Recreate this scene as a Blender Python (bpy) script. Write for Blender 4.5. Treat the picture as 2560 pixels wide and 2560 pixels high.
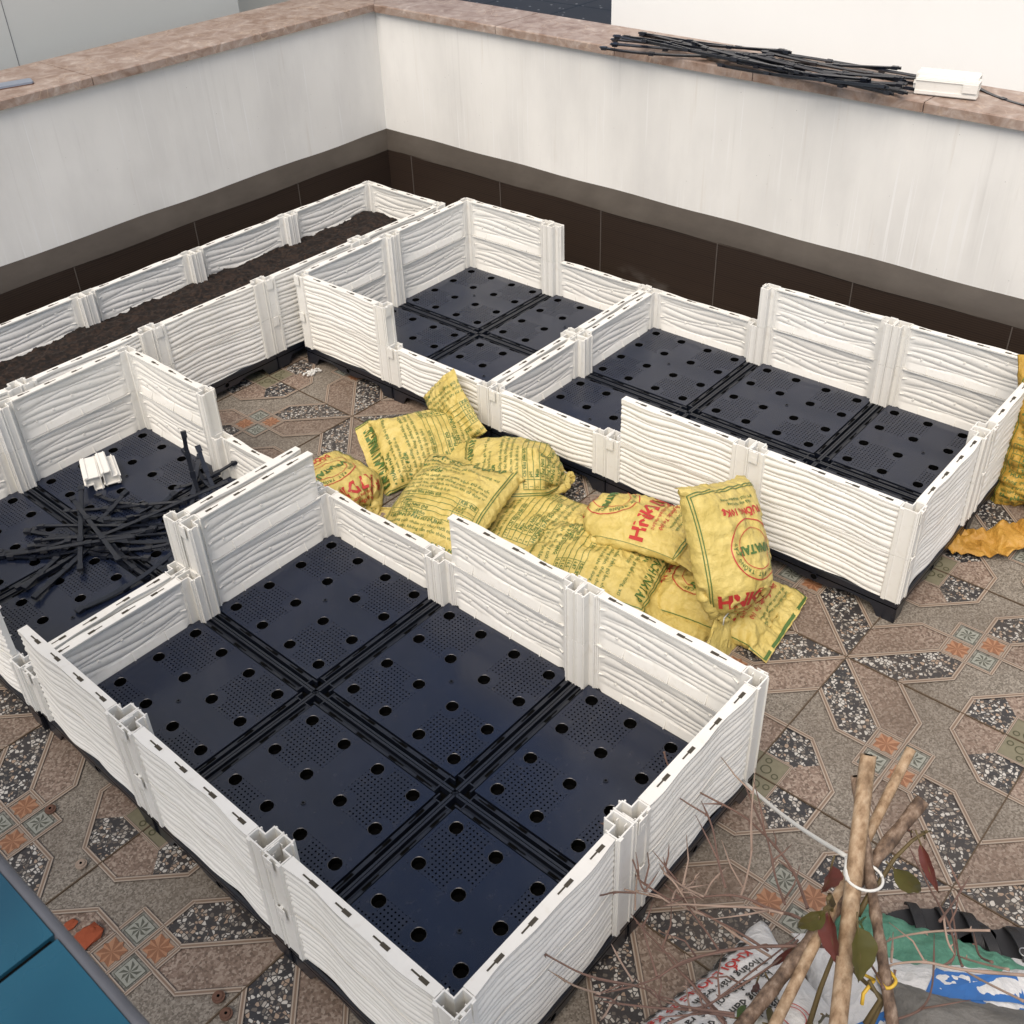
import bpy, bmesh, math, random
import numpy as np
from mathutils import Vector, Matrix, Euler

S = 0.5            # metres per planter module (all builders below work in modules)
PI = math.pi
random.seed(7)
rng = np.random.default_rng(7)
sc = bpy.context.scene
for o in list(bpy.data.objects): bpy.data.objects.remove(o)
COL = sc.collection

# ------------------------------------------------------------------ camera
CR = np.array([[0.66505, -0.74566, -0.04131], [-0.45211, -0.35797, -0.81698], [0.59440, 0.56201, -0.57518]])
CC = np.array([-1.18978, -1.42922, 4.23099])
FPX, PX, PY = 2683.68, -42.56, -87.53
cam_d = bpy.data.cameras.new('camera'); cam = bpy.data.objects.new('camera', cam_d); COL.objects.link(cam)
m = Matrix.Identity(4)
for i in range(3):
    m[i][0] = CR[0][i]; m[i][1] = -CR[1][i]; m[i][2] = -CR[2][i]; m[i][3] = CC[i] * S
cam.matrix_world = m
cam_d.sensor_width = 36; cam_d.lens = FPX / 2560 * 36
cam_d.shift_x = -PX / 2560; cam_d.shift_y = PY / 2560
cam_d.clip_start = 0.02; cam_d.clip_end = 500
cam_d.dof.use_dof = True; cam_d.dof.focus_distance = 2.6; cam_d.dof.aperture_fstop = 22
sc.camera = cam
def P(u, v, z, ox=0, oy=0, k=1.0):
    """point at height z (modules above the terrace floor) seen at photo pixel u, v"""
    u = ox + u * k; v = oy + v * k
    d = CR.T @ np.array([(u - 1280 - PX) / FPX, (v - 1280 - PY) / FPX, 1.0])
    t = (z - CC[2]) / d[2]
    return CC + t * d

# ------------------------------------------------------------------ light
W = bpy.data.worlds.new("World"); sc.world = W; W.use_nodes = True
wn = W.node_tree.nodes; wl = W.node_tree.links
sky = wn.new('ShaderNodeTexSky'); sky.sky_type = 'NISHITA'; sky.sun_disc = False
SUN_EL, SUN_AZ = math.radians(56), math.radians(250)     # azimuth clockwise from +Y
sky.sun_elevation = SUN_EL; sky.sun_rotation = SUN_AZ
sky.air_density = 1.0; sky.dust_density = 2.2; sky.ozone_density = 1.0
wn['Background'].inputs[1].default_value = 0.10
wl.new(sky.outputs[0], wn['Background'].inputs[0])
sl = bpy.data.lights.new('sun', 'SUN'); sl.energy = 2.5; sl.angle = math.radians(50); sl.color = (1, .89, .75)
sun = bpy.data.objects.new('sun', sl); COL.objects.link(sun)
sd = Vector((math.sin(SUN_AZ) * math.cos(SUN_EL), math.cos(SUN_AZ) * math.cos(SUN_EL), math.sin(SUN_EL)))
sun.rotation_euler = sd.to_track_quat('Z', 'Y').to_euler()
sc.view_settings.view_transform = 'Standard'; sc.view_settings.look = 'None'
sc.view_settings.gamma = 1; sc.view_settings.exposure = 0.42
sc.render.engine = 'CYCLES'
sc.render.resolution_x = 1024; sc.render.resolution_y = 1024

# ------------------------------------------------------------------ materials
class NT:
    def __init__(s, name):
        s.m = bpy.data.materials.new(name); s.m.use_nodes = True
        s.t = s.m.node_tree; s.b = s.t.nodes['Principled BSDF']
        s.co = s.n('ShaderNodeTexCoord').outputs['Object']
        mp = s.n('ShaderNodeMapping'); mp.inputs['Scale'].default_value = (1 / S,) * 3
        s.l(s.co, mp.inputs[0]); s.u = mp.outputs[0]
    def n(s, k, **kw):
        x = s.t.nodes.new(k)
        for a, b in kw.items(): setattr(x, a, b)
        return x
    def l(s, a, b): s.t.links.new(a, b)
    def set(s, x, v):
        if hasattr(v, 'node'): s.l(v, x)
        else: x.default_value = v
    def math(s, op, a, b=0.0, c=0.0, clamp=False):
        x = s.n('ShaderNodeMath', operation=op); x.use_clamp = clamp
        s.set(x.inputs[0], a); s.set(x.inputs[1], b); s.set(x.inputs[2], c)
        return x.outputs[0]
    def map(s, scale, loc=(0, 0, 0), src=None):
        x = s.n('ShaderNodeMapping'); x.inputs['Scale'].default_value = scale; x.inputs['Location'].default_value = loc
        s.l(src or s.u, x.inputs[0]); return x.outputs[0]
    def noise(s, scale, detail=3, rough=.5, src=None, dist=0.0):
        x = s.n('ShaderNodeTexNoise'); x.inputs['Scale'].default_value = scale
        x.inputs['Detail'].default_value = detail; x.inputs['Roughness'].default_value = rough
        x.inputs['Distortion'].default_value = dist
        s.l(src or s.u, x.inputs['Vector']); return x.outputs[0]
    def vor(s, scale, feature='F1', src=None, out='Distance', rnd=1.0):
        x = s.n('ShaderNodeTexVoronoi', feature=feature); x.inputs['Scale'].default_value = scale
        x.inputs['Randomness'].default_value = rnd
        s.l(src or s.u, x.inputs['Vector']); return x.outputs[out]
    def ramp(s, f, stops, interp='LINEAR'):
        x = s.n('ShaderNodeValToRGB'); r = x.color_ramp; r.interpolation = interp
        while len(r.elements) < len(stops): r.elements.new(.5)
        for e, (p, c) in zip(r.elements, stops):
            e.position = p; e.color = (*c, 1) if isinstance(c, tuple) else (c, c, c, 1)
        s.l(f, x.inputs[0]); return x.outputs[0]
    def mix(s, f, a, b, mode='MIX'):
        x = s.n('ShaderNodeMix', data_type='RGBA', blend_type=mode)
        s.set(x.inputs[0], f)
        s.set(x.inputs[6], (*a, 1) if isinstance(a, tuple) else a); s.set(x.inputs[7], (*b, 1) if isinstance(b, tuple) else b)
        return x.outputs[2]
    def col(s, v): s.set(s.b.inputs['Base Color'], (*v, 1) if isinstance(v, tuple) else v)
    def rough(s, v): s.set(s.b.inputs['Roughness'], v)
    def spec(s, v): s.set(s.b.inputs['Specular IOR Level'], v)
    def bump(s, h, st=.3, dist=.002):
        x = s.n('ShaderNodeBump'); x.inputs['Strength'].default_value = st; x.inputs['Distance'].default_value = dist
        s.l(h, x.inputs['Height']); s.l(x.outputs[0], s.b.inputs['Normal'])
    def sep(s, src=None):
        x = s.n('ShaderNodeSeparateXYZ'); s.l(src or s.u, x.inputs[0]); return x.outputs
    def rand(s): return s.n('ShaderNodeObjectInfo').outputs['Random']

def simple(name, c, r=.6, var=.12, sc_=12, spec=.5, bump=0, bs=60):
    t = NT(name)
    n = t.noise(sc_, 4)
    t.col(t.mix(n, tuple(x * (1 - var) for x in c), tuple(min(1, x * (1 + var)) for x in c)))
    t.rough(r); t.spec(spec)
    if bump: t.bump(t.noise(bs, 4), bump)
    return t.m

M = {}
def mk_white():
    t = NT('white_plastic')
    n = t.noise(3.5, 4); n2 = t.noise(26, 3)
    c = t.mix(t.ramp(n, [(.3, 0.0), (.75, 1.0)]), (.77, .765, .73), (.82, .815, .785))
    c = t.mix(t.math('MULTIPLY', t.ramp(n2, [(.55, 0.0), (.8, 1.0)]), .25), c, (.52, .47, .38))
    c = t.mix(t.math('MULTIPLY', t.rand(), .25), c, (.66, .63, .56))
    t.col(c); t.rough(.42); t.spec(.4); t.bump(t.noise(160, 2), .02)
    return t.m
M['white'] = mk_white()
def mk_black():
    t = NT('black_plastic')
    n = t.noise(5, 4)
    t.col(t.mix(n, (.004, .0055, .011), (.008, .011, .020)))
    t.rough(t.math('MULTIPLY_ADD', t.noise(9, 4), .16, .24)); t.spec(.8)
    t.bump(t.noise(5, 2), .10, .004)
    return t.m
M['black'] = mk_black()
def mk_deck():
    t = NT('perforated_black_plastic')
    x, y, z = t.sep()
    p = 0.0222
    def cell(a):
        f = t.math('FRACT', t.math('DIVIDE', a, p)); return t.math('MULTIPLY', t.math('SUBTRACT', f, .5), p)
    cx, cy = cell(x), cell(y)
    d = t.math('SQRT', t.math('ADD', t.math('MULTIPLY', cx, cx), t.math('MULTIPLY', cy, cy)))
    dot = t.math('LESS_THAN', d, .0048)
    # corner blocks of perforation: | |x-.5| - .25 | < .165 on both axes, less a ring round every big hole
    ax = t.math('ABSOLUTE', t.math('SUBTRACT', x, .5)); ay = t.math('ABSOLUTE', t.math('SUBTRACT', y, .5))
    bx = t.math('ABSOLUTE', t.math('SUBTRACT', ax, .255)); by = t.math('ABSOLUTE', t.math('SUBTRACT', ay, .255))
    inb = t.math('MULTIPLY', t.math('LESS_THAN', bx, .165), t.math('LESS_THAN', by, .165))
    hx = t.math('ABSOLUTE', t.math('SUBTRACT', ax, .26)); hx = t.math('SUBTRACT', hx, .12)
    hy = t.math('ABSOLUTE', t.math('SUBTRACT', ay, .26)); hy = t.math('SUBTRACT', hy, .12)
    hd = t.math('SQRT', t.math('ADD', t.math('MULTIPLY', hx, hx), t.math('MULTIPLY', hy, hy)))
    inb = t.math('MULTIPLY', inb, t.math('GREATER_THAN', hd, .052))
    tx = t.math('GREATER_THAN', z, (ZT - .002) )
    dot = t.math('MULTIPLY', t.math('MULTIPLY', dot, inb), tx)
    # chequered moulding: corner blocks and centre are very slightly different in polish
    n = t.noise(5, 4)
    c = t.mix(n, (.0062, .0100, .0235), (.0110, .0168, .0385))  # blue of the reflected sky mixed into the black base colour
    c = t.mix(t.math('MULTIPLY', t.ramp(t.noise(30, 5), [(.56, 0.0), (.85, 1.0)]), .16), c, (.10, .09, .08))
    cr_ = t.vor(7.0); c = t.mix(t.math('MULTIPLY', t.ramp(cr_, [(.018, 1.0), (.03, 0.0)]), .6), c, (.20, .17, .14))
    t.col(t.mix(dot, c, (.0008, .0008, .001)))
    t.rough(t.math('MULTIPLY_ADD', dot, .5, t.math('MULTIPLY_ADD', inb, .05, t.math('MULTIPLY_ADD', t.noise(7, 4), .12, .17))))
    t.spec(t.math('MULTIPLY_ADD', dot, -.72, .72))
    t.bump(t.math('ADD', t.math('MULTIPLY', t.noise(4.2, 2), 1.0), t.math('MULTIPLY', inb, .06)), .16, .006)
    return t.m
ZF = 0.0; ZT = 0.153           # floor, tray top
M['deck'] = mk_deck()
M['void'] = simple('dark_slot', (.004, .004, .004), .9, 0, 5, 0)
M['slot'] = simple('dark_slot_in_white', (.07, .062, .05), .9, 0, 5, .1)
def mk_wall():
    t = NT('weathered_white_plaster')
    v = t.map((2.2, 2.2, .8)); v2 = t.map((24, 24, .45)); v3 = t.map((34, 34, .55))
    a = t.noise(1.0, 5, .6, v); b = t.noise(1.0, 4, .6, v2); cc = t.noise(1.0, 2, .5, v3)
    big = t.noise(.9, 3)
    c = t.mix(t.ramp(big, [(.3, 0.0), (.7, 1.0)]), (.73, .725, .70), (.81, .805, .78))
    c = t.mix(t.math('MULTIPLY', t.ramp(a, [(.42, 0.0), (.72, 1.0)]), .42), c, (.56, .555, .545))
    c = t.mix(t.math('MULTIPLY', t.math('MULTIPLY', t.ramp(b, [(.56, 0.0), (.75, 1.0)]), t.ramp(t.noise(1.6, 3), [(.45, 0.0), (.65, 1.0)])), .3), c, (.46, .45, .43))
    z = t.sep()[2]
    lowm = t.ramp(t.noise(1.3, 3), [(.35, 0.0), (.6, 1.0)])
    c = t.mix(t.math('MULTIPLY', t.math('MULTIPLY', t.ramp(cc, [(.635, 0.0), (.67, 1.0)]), .9), lowm), c, (.80, .80, .79))
    sp = t.vor(34); c = t.mix(t.math('MULTIPLY', t.ramp(sp, [(.06, 1.0), (.1, 0.0)]), t.ramp(t.noise(5, 2), [(.5, 0.0), (.62, .6)])), c, (.82, .82, .82))
    sp2 = t.vor(11); c = t.mix(t.math('MULTIPLY', t.ramp(sp2, [(.022, 1.0), (.035, 0.0)]), .7), c, (.12, .12, .12))
    rust = t.ramp(t.noise(1.0, 3, .6, t.map((14, 14, .8))), [(.62, 0.0), (.85, .35)])
    c = t.mix(rust, c, (.50, .43, .34))
    t.col(c); t.rough(.8); t.spec(.25); t.bump(t.noise(50, 4), .12)
    return t.m
M['wall'] = mk_wall()
M['farwall'] = simple('pale_grey_render', (.60, .615, .595), .85, .05, .7, .2, .1, 20)
M['farwhite'] = simple('bright_white_render', (.90, .90, .89), .85, .04, .9, .2, .1, 20)
M['cream'] = simple('cream_render', (.74, .71, .62), .85, .04, 1, .2)
def mk_marble():
    t = NT('brown_marble')
    w = t.noise(2.5, 5, .65, dist=1.2); v = t.vor(16, 'DISTANCE_TO_EDGE', t.map((1, 1, 1)))
    n = t.noise(7.0, 6, .66, dist=.9)
    c = t.ramp(n, [(.25, (.16, .10, .068)), (.42, (.27, .19, .15)), (.58, (.36, .285, .245)), (.75, (.54, .47, .42))])
    c = t.mix(t.math('MULTIPLY', t.ramp(t.vor(13, 'DISTANCE_TO_EDGE', None), [(.0, 1.0), (.06, 0.0)]), t.ramp(w, [(.45, 0.0), (.6, .7)])), c, (.52, .40, .30))
    t.col(c); t.rough(t.math('MULTIPLY_ADD', n, .2, .34)); t.spec(.5); t.bump(n, .08)
    return t.m
M['marble'] = mk_marble()
def mk_cove():
    t = NT('brown_cement_cove')
    n = t.noise(1.0, 4, .6, t.map((7, 7, 22))); b = t.noise(2.2, 4)
    c = t.mix(n, (.042, .034, .027), (.062, .051, .041)); c = t.mix(t.ramp(b, [(.45, 0.0), (.8, .5)]), c, (.095, .082, .068))
    t.col(c); t.rough(.55); t.spec(.4); t.bump(t.noise(9, 4), .3, .004)
    return t.m
M['cove'] = mk_cove()
def mk_clad():
    t = NT('dark_brown_ribbed_tile')
    x, y, z = t.sep()
    f = t.math('FRACT', t.math('MULTIPLY', z, 55))
    c = t.mix(t.ramp(f, [(.25, 0.0), (.5, 1.0), (.8, 0.0)]), (.026, .0175, .0135), (.044, .030, .0225))
    g = t.math('FRACT', t.math('MULTIPLY_ADD', z, 8.0, .1)); g = t.math('LESS_THAN', g, .035)
    c = t.mix(t.math('MULTIPLY', g, .8), c, (.012, .009, .008))
    c = t.mix(t.math('MULTIPLY', t.ramp(t.noise(1.0, 4, .6, t.map((2.2, 2.2, 5))), [(.56, 0.0), (.72, .5)]), t.ramp(z, [(.0, 1.0), (.22, 0.0)])), c, (.20, .19, .18))
    t.col(c); t.rough(.42); t.spec(.35); t.bump(f, .2, .002)
    return t.m
M['clad'] = mk_clad()
M['grout'] = simple('pale_grout', (.085, .072, .062), .9, .3, 30)
def mk_roof():
    t = NT('black_roof_tiles')
    sp = t.vor(6.5); n = t.noise(1.2, 4)
    c = t.mix(n, (.028, .026, .026), (.055, .05, .048))
    c = t.mix(t.ramp(sp, [(.10, 1.0), (.16, 0.0)]), c, (.35, .35, .34))
    b = t.n('ShaderNodeTexBrick'); b.offset = 0; b.inputs['Scale'].default_value = 1.0; b.inputs['Mortar Size'].default_value = .02
    b.inputs['Brick Width'].default_value = 1.4; b.inputs['Row Height'].default_value = 1.4
    t.l(t.u, b.inputs['Vector'])
    c = t.mix(b.outputs['Fac'], c, (.008, .008, .008)); t.col(c); t.rough(.6)
    return t.m
M['roof'] = mk_roof()
# ---- floor tile materials
def dirt(t, c, k=.5):
    d = t.ramp(t.noise(1.1, 5, .6), [(.42, 0.0), (.72, 1.0)])
    return t.mix(t.math('MULTIPLY', d, k), c, (.10, .075, .055))
def mk_pebble():
    t = NT('pebble_pattern_tile')
    q = t.map((1, 1, 0))
    v = t.n('ShaderNodeTexVoronoi', feature='F1'); v.inputs['Scale'].default_value = 56; t.l(q, v.inputs['Vector'])
    e = t.vor(56, 'DISTANCE_TO_EDGE', q)
    r = t.sep(v.outputs['Color'])[0]
    c = t.ramp(r, [(0, (.035, .035, .038)), (.30, (.13, .115, .10)), (.45, (.34, .255, .19)), (.58, (.36, .33, .29)), (.74, (.53, .51, .47))], 'CONSTANT')
    c = t.mix(t.ramp(e, [(.06, 1.0), (.16, 0.0)]), c, (.030, .029, .032))
    t.col(dirt(t, c, .35)); t.rough(.42); t.spec(.45); return t.m
M['pebble'] = mk_pebble()
def speck(name, a, b, c3, sc_=95, k=.5, rough=.45):
    t = NT(name); q = t.map((1, 1, 0))
    v = t.n('ShaderNodeTexVoronoi', feature='F1'); v.inputs['Scale'].default_value = sc_; t.l(q, v.inputs['Vector'])
    r = t.sep(v.outputs['Color'])[0]
    n = t.noise(sc_ * .8, 3, .6, q)
    c = t.ramp(t.math('ADD', t.math('MULTIPLY', r, .5), t.math('MULTIPLY', n, .5)), [(.25, a), (.5, b), (.72, c3)])
    t.col(dirt(t, c, k)); t.rough(rough); t.spec(.45); return t.m
M['pink'] = speck('pink_granite_tile', (.12, .084, .064), (.225, .162, .127), (.34, .275, .225), 95, .7)
M['gray'] = speck('grey_granite_tile', (.11, .095, .077), (.205, .178, .147), (.30, .27, .23), 125, .6)
M['fgray'] = speck('grey_floral_tile', (.10, .10, .085), (.19, .19, .165), (.26, .255, .225), 60, .3)
M['fdark'] = simple('dark_floral_print', (.085, .088, .070), .5, .2, 40)
M['flight'] = simple('pale_floral_print', (.27, .275, .24), .5, .2, 60)
M['obg'] = simple('beige_floral_ground', (.30, .235, .185), .5, .2, 60)
M['orange'] = simple('orange_petal_print', (.33, .17, .095), .45, .2, 25)
M['orange2'] = simple('dark_orange_petal_print', (.22, .10, .052), .45, .2, 25)
M['green'] = simple('olive_tile_print', (.18, .165, .11), .5, .2, 30)
M['green2'] = simple('dark_olive_tile_print', (.065, .062, .032), .5, .2, 30)
def mk_line():
    t = NT('beige_border_print')
    uv = t.n('ShaderNodeUVMap').outputs[0]; x = t.sep(uv)[0]
    c = t.ramp(x, [(0, (.06, .045, .04)), (.07, (.06, .045, .04)), (.12, (.36, .30, .245)), (.30, (.36, .30, .245)), (.36, (.20, .14, .10)), (.64, (.20, .14, .10)), (.70, (.36, .30, .245)), (.88, (.36, .30, .245)), (.93, (.06, .045, .04))])
    t.col(dirt(t, c, .3)); t.rough(.45); return t.m
M['line'] = mk_line()
M['joint'] = simple('floor_joint', (.085, .058, .035), .8, .3, 30)
M['soil'] = speck('dark_soil', (.003, .0017, .0012), (.010, .0052, .0034), (.030, .017, .011), 46, 0, .95)
M['ground'] = simple('distant_ground', (.2, .2, .2), .9)
# ---- sacks
def sackmat(name, c, dark, rough=.48):
    t = NT(name)
    n = t.noise(7, 5, .6); w = t.noise(34, 4, .65, dist=1.5)
    cc = t.mix(t.ramp(n, [(.3, 0.0), (.7, 1.0)]), dark, c)
    cc = t.mix(t.math('MULTIPLY', t.ramp(w, [(.55, 0.0), (.8, 1.0)]), .3), cc, tuple(min(1, x * 1.2 + .04) for x in c))
    t.col(cc); t.rough(rough); t.spec(.4)
    x, y, z = t.sep()
    q = t.n('ShaderNodeMapping'); t.l(t.u, q.inputs[0])
    wv = t.n('ShaderNodeTexNoise'); wv.inputs['Scale'].default_value = 6; t.l(t.u, wv.inputs['Vector'])
    mx = t.n('ShaderNodeMix', data_type='VECTOR'); mx.inputs[0].default_value = .12; t.l(t.u, mx.inputs[4]); t.l(wv.outputs['Color'], mx.inputs[5])
    f1 = t.vor(15, 'F1', mx.outputs[1]); f2 = t.vor(34, 'F1', mx.outputs[1])
    t.bump(t.math('ADD', t.math('MULTIPLY_ADD', f2, .30, f1), t.math('MULTIPLY', t.math('ADD', w, t.math('MULTIPLY', t.noise(90, 2), .3)), .45)), .75, .0075)
    return t.m
M['ysack'] = sackmat('yellow_woven_sack', (.63, .51, .175), (.53, .41, .11))
M['osack'] = sackmat('orange_sack_lining', (.50, .28, .05), (.36, .18, .03))
M['bsack'] = sackmat('shaded_yellow_sack', (.52, .34, .06), (.38, .22, .03))  # golden brown copy of the yellow sack, shadow put into its colour
M['wsack'] = sackmat('white_woven_sack', (.72, .72, .72), (.60, .61, .62))
M['gsack'] = sackmat('green_woven_sack', (.10, .27, .19), (.055, .17, .12), .6)
M['csack'] = sackmat('translucent_dirty_sack', (.50, .48, .43), (.36, .34, .31))
M['grsack'] = sackmat('grey_cement_lump', (.20, .195, .185), (.12, .118, .11), .8)
M['inkg'] = simple('green_ink', (.075, .15, .035), .5, .15, 40)
M['inkr'] = simple('red_ink', (.46, .035, .03), .5, .15, 40)
M['inkb'] = simple('blue_ink', (.02, .13, .40), .45, .2, 12)
M['inkk'] = simple('black_ink', (.03, .03, .03), .5, .15, 40)
def mk_bamboo(name, a, b, c3):
    t = NT(name)
    n = t.noise(1.0, 5, .6, t.map((38, 38, 3.2))); g = t.noise(9, 5, .7)
    c = t.ramp(n, [(.3, a), (.5, b), (.7, c3)]); c = t.mix(t.ramp(g, [(.5, 0.0), (.72, .6)]), c, tuple(x * .35 for x in a))
    t.col(c); t.rough(.7); t.spec(.3); t.bump(n, .5, .003); return t.m
M['bamboo'] = mk_bamboo('weathered_bamboo', (.20, .125, .07), (.36, .25, .155), (.50, .38, .26))
M['bark'] = mk_bamboo('rough_brown_bark', (.06, .04, .03), (.17, .115, .08), (.33, .25, .19))
M['twig'] = simple('dry_twig', (.16, .095, .075), .8, .5, 9)
M['twig2'] = simple('pale_twig', (.33, .24, .19), .8, .4, 9)
def mk_leaf(name, a, b):
    t = NT(name); n = t.noise(7, 4)
    t.col(t.mix(n, a, b)); t.rough(.4); t.spec(.5); return t.m
M['leafr'] = mk_leaf('red_leaf', (.065, .018, .014), (.16, .04, .03))
M['leafo'] = mk_leaf('olive_leaf', (.045, .048, .010), (.12, .10, .022))
M['leafg'] = mk_leaf('green_leaf', (.035, .085, .018), (.10, .17, .04))
M['stem'] = simple('green_brown_stem', (.11, .08, .03), .6, .3, 10)
M['cord'] = simple('white_cord', (.68, .68, .65), .6, .05)
M['ytie'] = simple('yellow_tie', (.62, .40, .04), .5, .1)
def mk_blue():
    t = NT('blue_tinted_panel')
    n = t.noise(1.6, 3)
    t.col(t.mix(t.ramp(n, [(.35, 0.0), (.65, 1.0)]), (.008, .036, .066), (.016, .090, .140))); t.rough(t.math('MULTIPLY_ADD', t.noise(3, 3), .3, .12)); t.spec(.6)
    return t.m
M['blue'] = mk_blue()
M['blueedge'] = simple('grey_sealant_edge', (.075, .08, .095), .55, .3, 14)
M['rubber'] = simple('black_rubber', (.012, .012, .014), .55, .2, 10)
M['metal'] = simple('dull_metal', (.35, .35, .36), .35, .1); M['metal'].node_tree.nodes['Principled BSDF'].inputs['Metallic'].default_value = .8
M['rust'] = simple('rusty_brown', (.12, .06, .04), .8, .3, 40)
M['brick'] = simple('red_brick', (.30, .075, .035), .85, .25, 14, .2, .4, 40)
M['phone'] = simple('grey_blue_plate', (.22, .26, .33), .3, .05)
M['foam'] = simple('white_foam', (.75, .75, .72), .8, .05)
M['paper'] = simple('white_tag', (.8, .8, .8), .6, .05)

# ------------------------------------------------------------------ mesh helpers
class MB:
    def __init__(s): s.v = []; s.f = []; s.m = []; s.uv = []; s.has = False
    def add(s, vs, fs, mi=0, uvs=None):
        o = len(s.v); s.v.extend([tuple(float(c) for c in v) for v in vs])
        for k, f in enumerate(fs):
            s.f.append(tuple(i + o for i in f)); s.m.append(mi if np.isscalar(mi) else int(mi[k]))
            if uvs: s.has = True; s.uv.append([uvs[i] for i in f])
            else: s.uv.append([(0, 0)] * len(f))
        return s
    def box(s, x0, x1, y0, y1, z0, z1, mi=0, T=None):
        vs = [(x, y, z) for z in (z0, z1) for y in (y0, y1) for x in (x0, x1)]
        if T: vs = [T(v) for v in vs]
        return s.add(vs, [(0, 2, 3, 1), (4, 5, 7, 6), (0, 1, 5, 4), (2, 6, 7, 3), (0, 4, 6, 2), (1, 3, 7, 5)], mi)
    def prism(s, poly, z0, z1, mi=0, T=None, caps=True):
        n = len(poly); vs = [(x, y, z0) for x, y in poly] + [(x, y, z1) for x, y in poly]
        if T: vs = [T(v) for v in vs]
        fs = [(i, (i + 1) % n, n + (i + 1) % n, n + i) for i in range(n)]
        if caps: fs += [tuple(reversed(range(n))), tuple(range(n, 2 * n))]
        return s.add(vs, fs, mi)
    def tube(s, pts, rad, n=8, mi=0, cap=True, sq=1.0):
        pts = [Vector(p) for p in pts]; m_ = len(pts)
        rad = [rad] * m_ if np.isscalar(rad) else rad
        vs = []; up = None
        for i, p in enumerate(pts):
            t = (pts[min(i + 1, m_ - 1)] - pts[max(i - 1, 0)]).normalized()
            if up is None:
                up = Vector((0, 0, 1)) if abs(t.z) < .9 else Vector((1, 0, 0))
            a = (up - t * up.dot(t)).normalized(); b = t.cross(a); up = a
            for k in range(n):
                an = 2 * PI * k / n; q = p + a * math.cos(an) * rad[i] + b * math.sin(an) * rad[i] * sq
                vs.append(tuple(q))
        fs = [(i * n + k, i * n + (k + 1) % n, (i + 1) * n + (k + 1) % n, (i + 1) * n + k) for i in range(m_ - 1) for k in range(n)]
        if cap: fs += [tuple(reversed(range(n))), tuple((m_ - 1) * n + k for k in range(n))]
        return s.add(vs, fs, mi)
    def mesh(s, name, mats, smooth=False):
        me = bpy.data.meshes.new(name)
        me.from_pydata([tuple(c * S for c in v) for v in s.v], [], s.f)
        for k in mats: me.materials.append(M[k])
        me.polygons.foreach_set('material_index', s.m)
        if s.has:
            uvl = me.uv_layers.new(name='UVMap'); flat = [c for f in s.uv for p in f for c in p]
            uvl.data.foreach_set('uv', flat)
        if smooth:
            me.polygons.foreach_set('use_smooth', [True] * len(me.polygons))
        me.update(); return me
    def build(s, name, mats, parent=None, smooth=False, loc=(0, 0, 0), rz=0):
        return put(name, s.mesh(name, mats, smooth), parent, loc, rz)
def put(name, me, parent=None, loc=(0, 0, 0), rz=0):
    o = bpy.data.objects.new(name, me); COL.objects.link(o)
    if parent: o.parent = parent
    o.location = tuple(c * S for c in loc); o.rotation_euler = (0, 0, rz)
    return o
def tag(o, label=None, cat=None, group=None, kind=None):
    if label: o['label'] = label
    if cat: o['category'] = cat
    if group: o['group'] = group
    if kind: o['kind'] = kind
    return o
def empty(name, loc, label, cat, group=None, rz=0):
    o = bpy.data.objects.new(name, None); COL.objects.link(o); o.empty_display_size = .05
    o.location = tuple(c * S for c in loc); o.rotation_euler = (0, 0, rz)
    return tag(o, label, cat, group)
def shade_auto(me, ang=35):
    me.polygons.foreach_set('use_smooth', [True] * len(me.polygons))
    try: me.set_sharp_from_angle(angle=math.radians(ang))
    except Exception: pass

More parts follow.
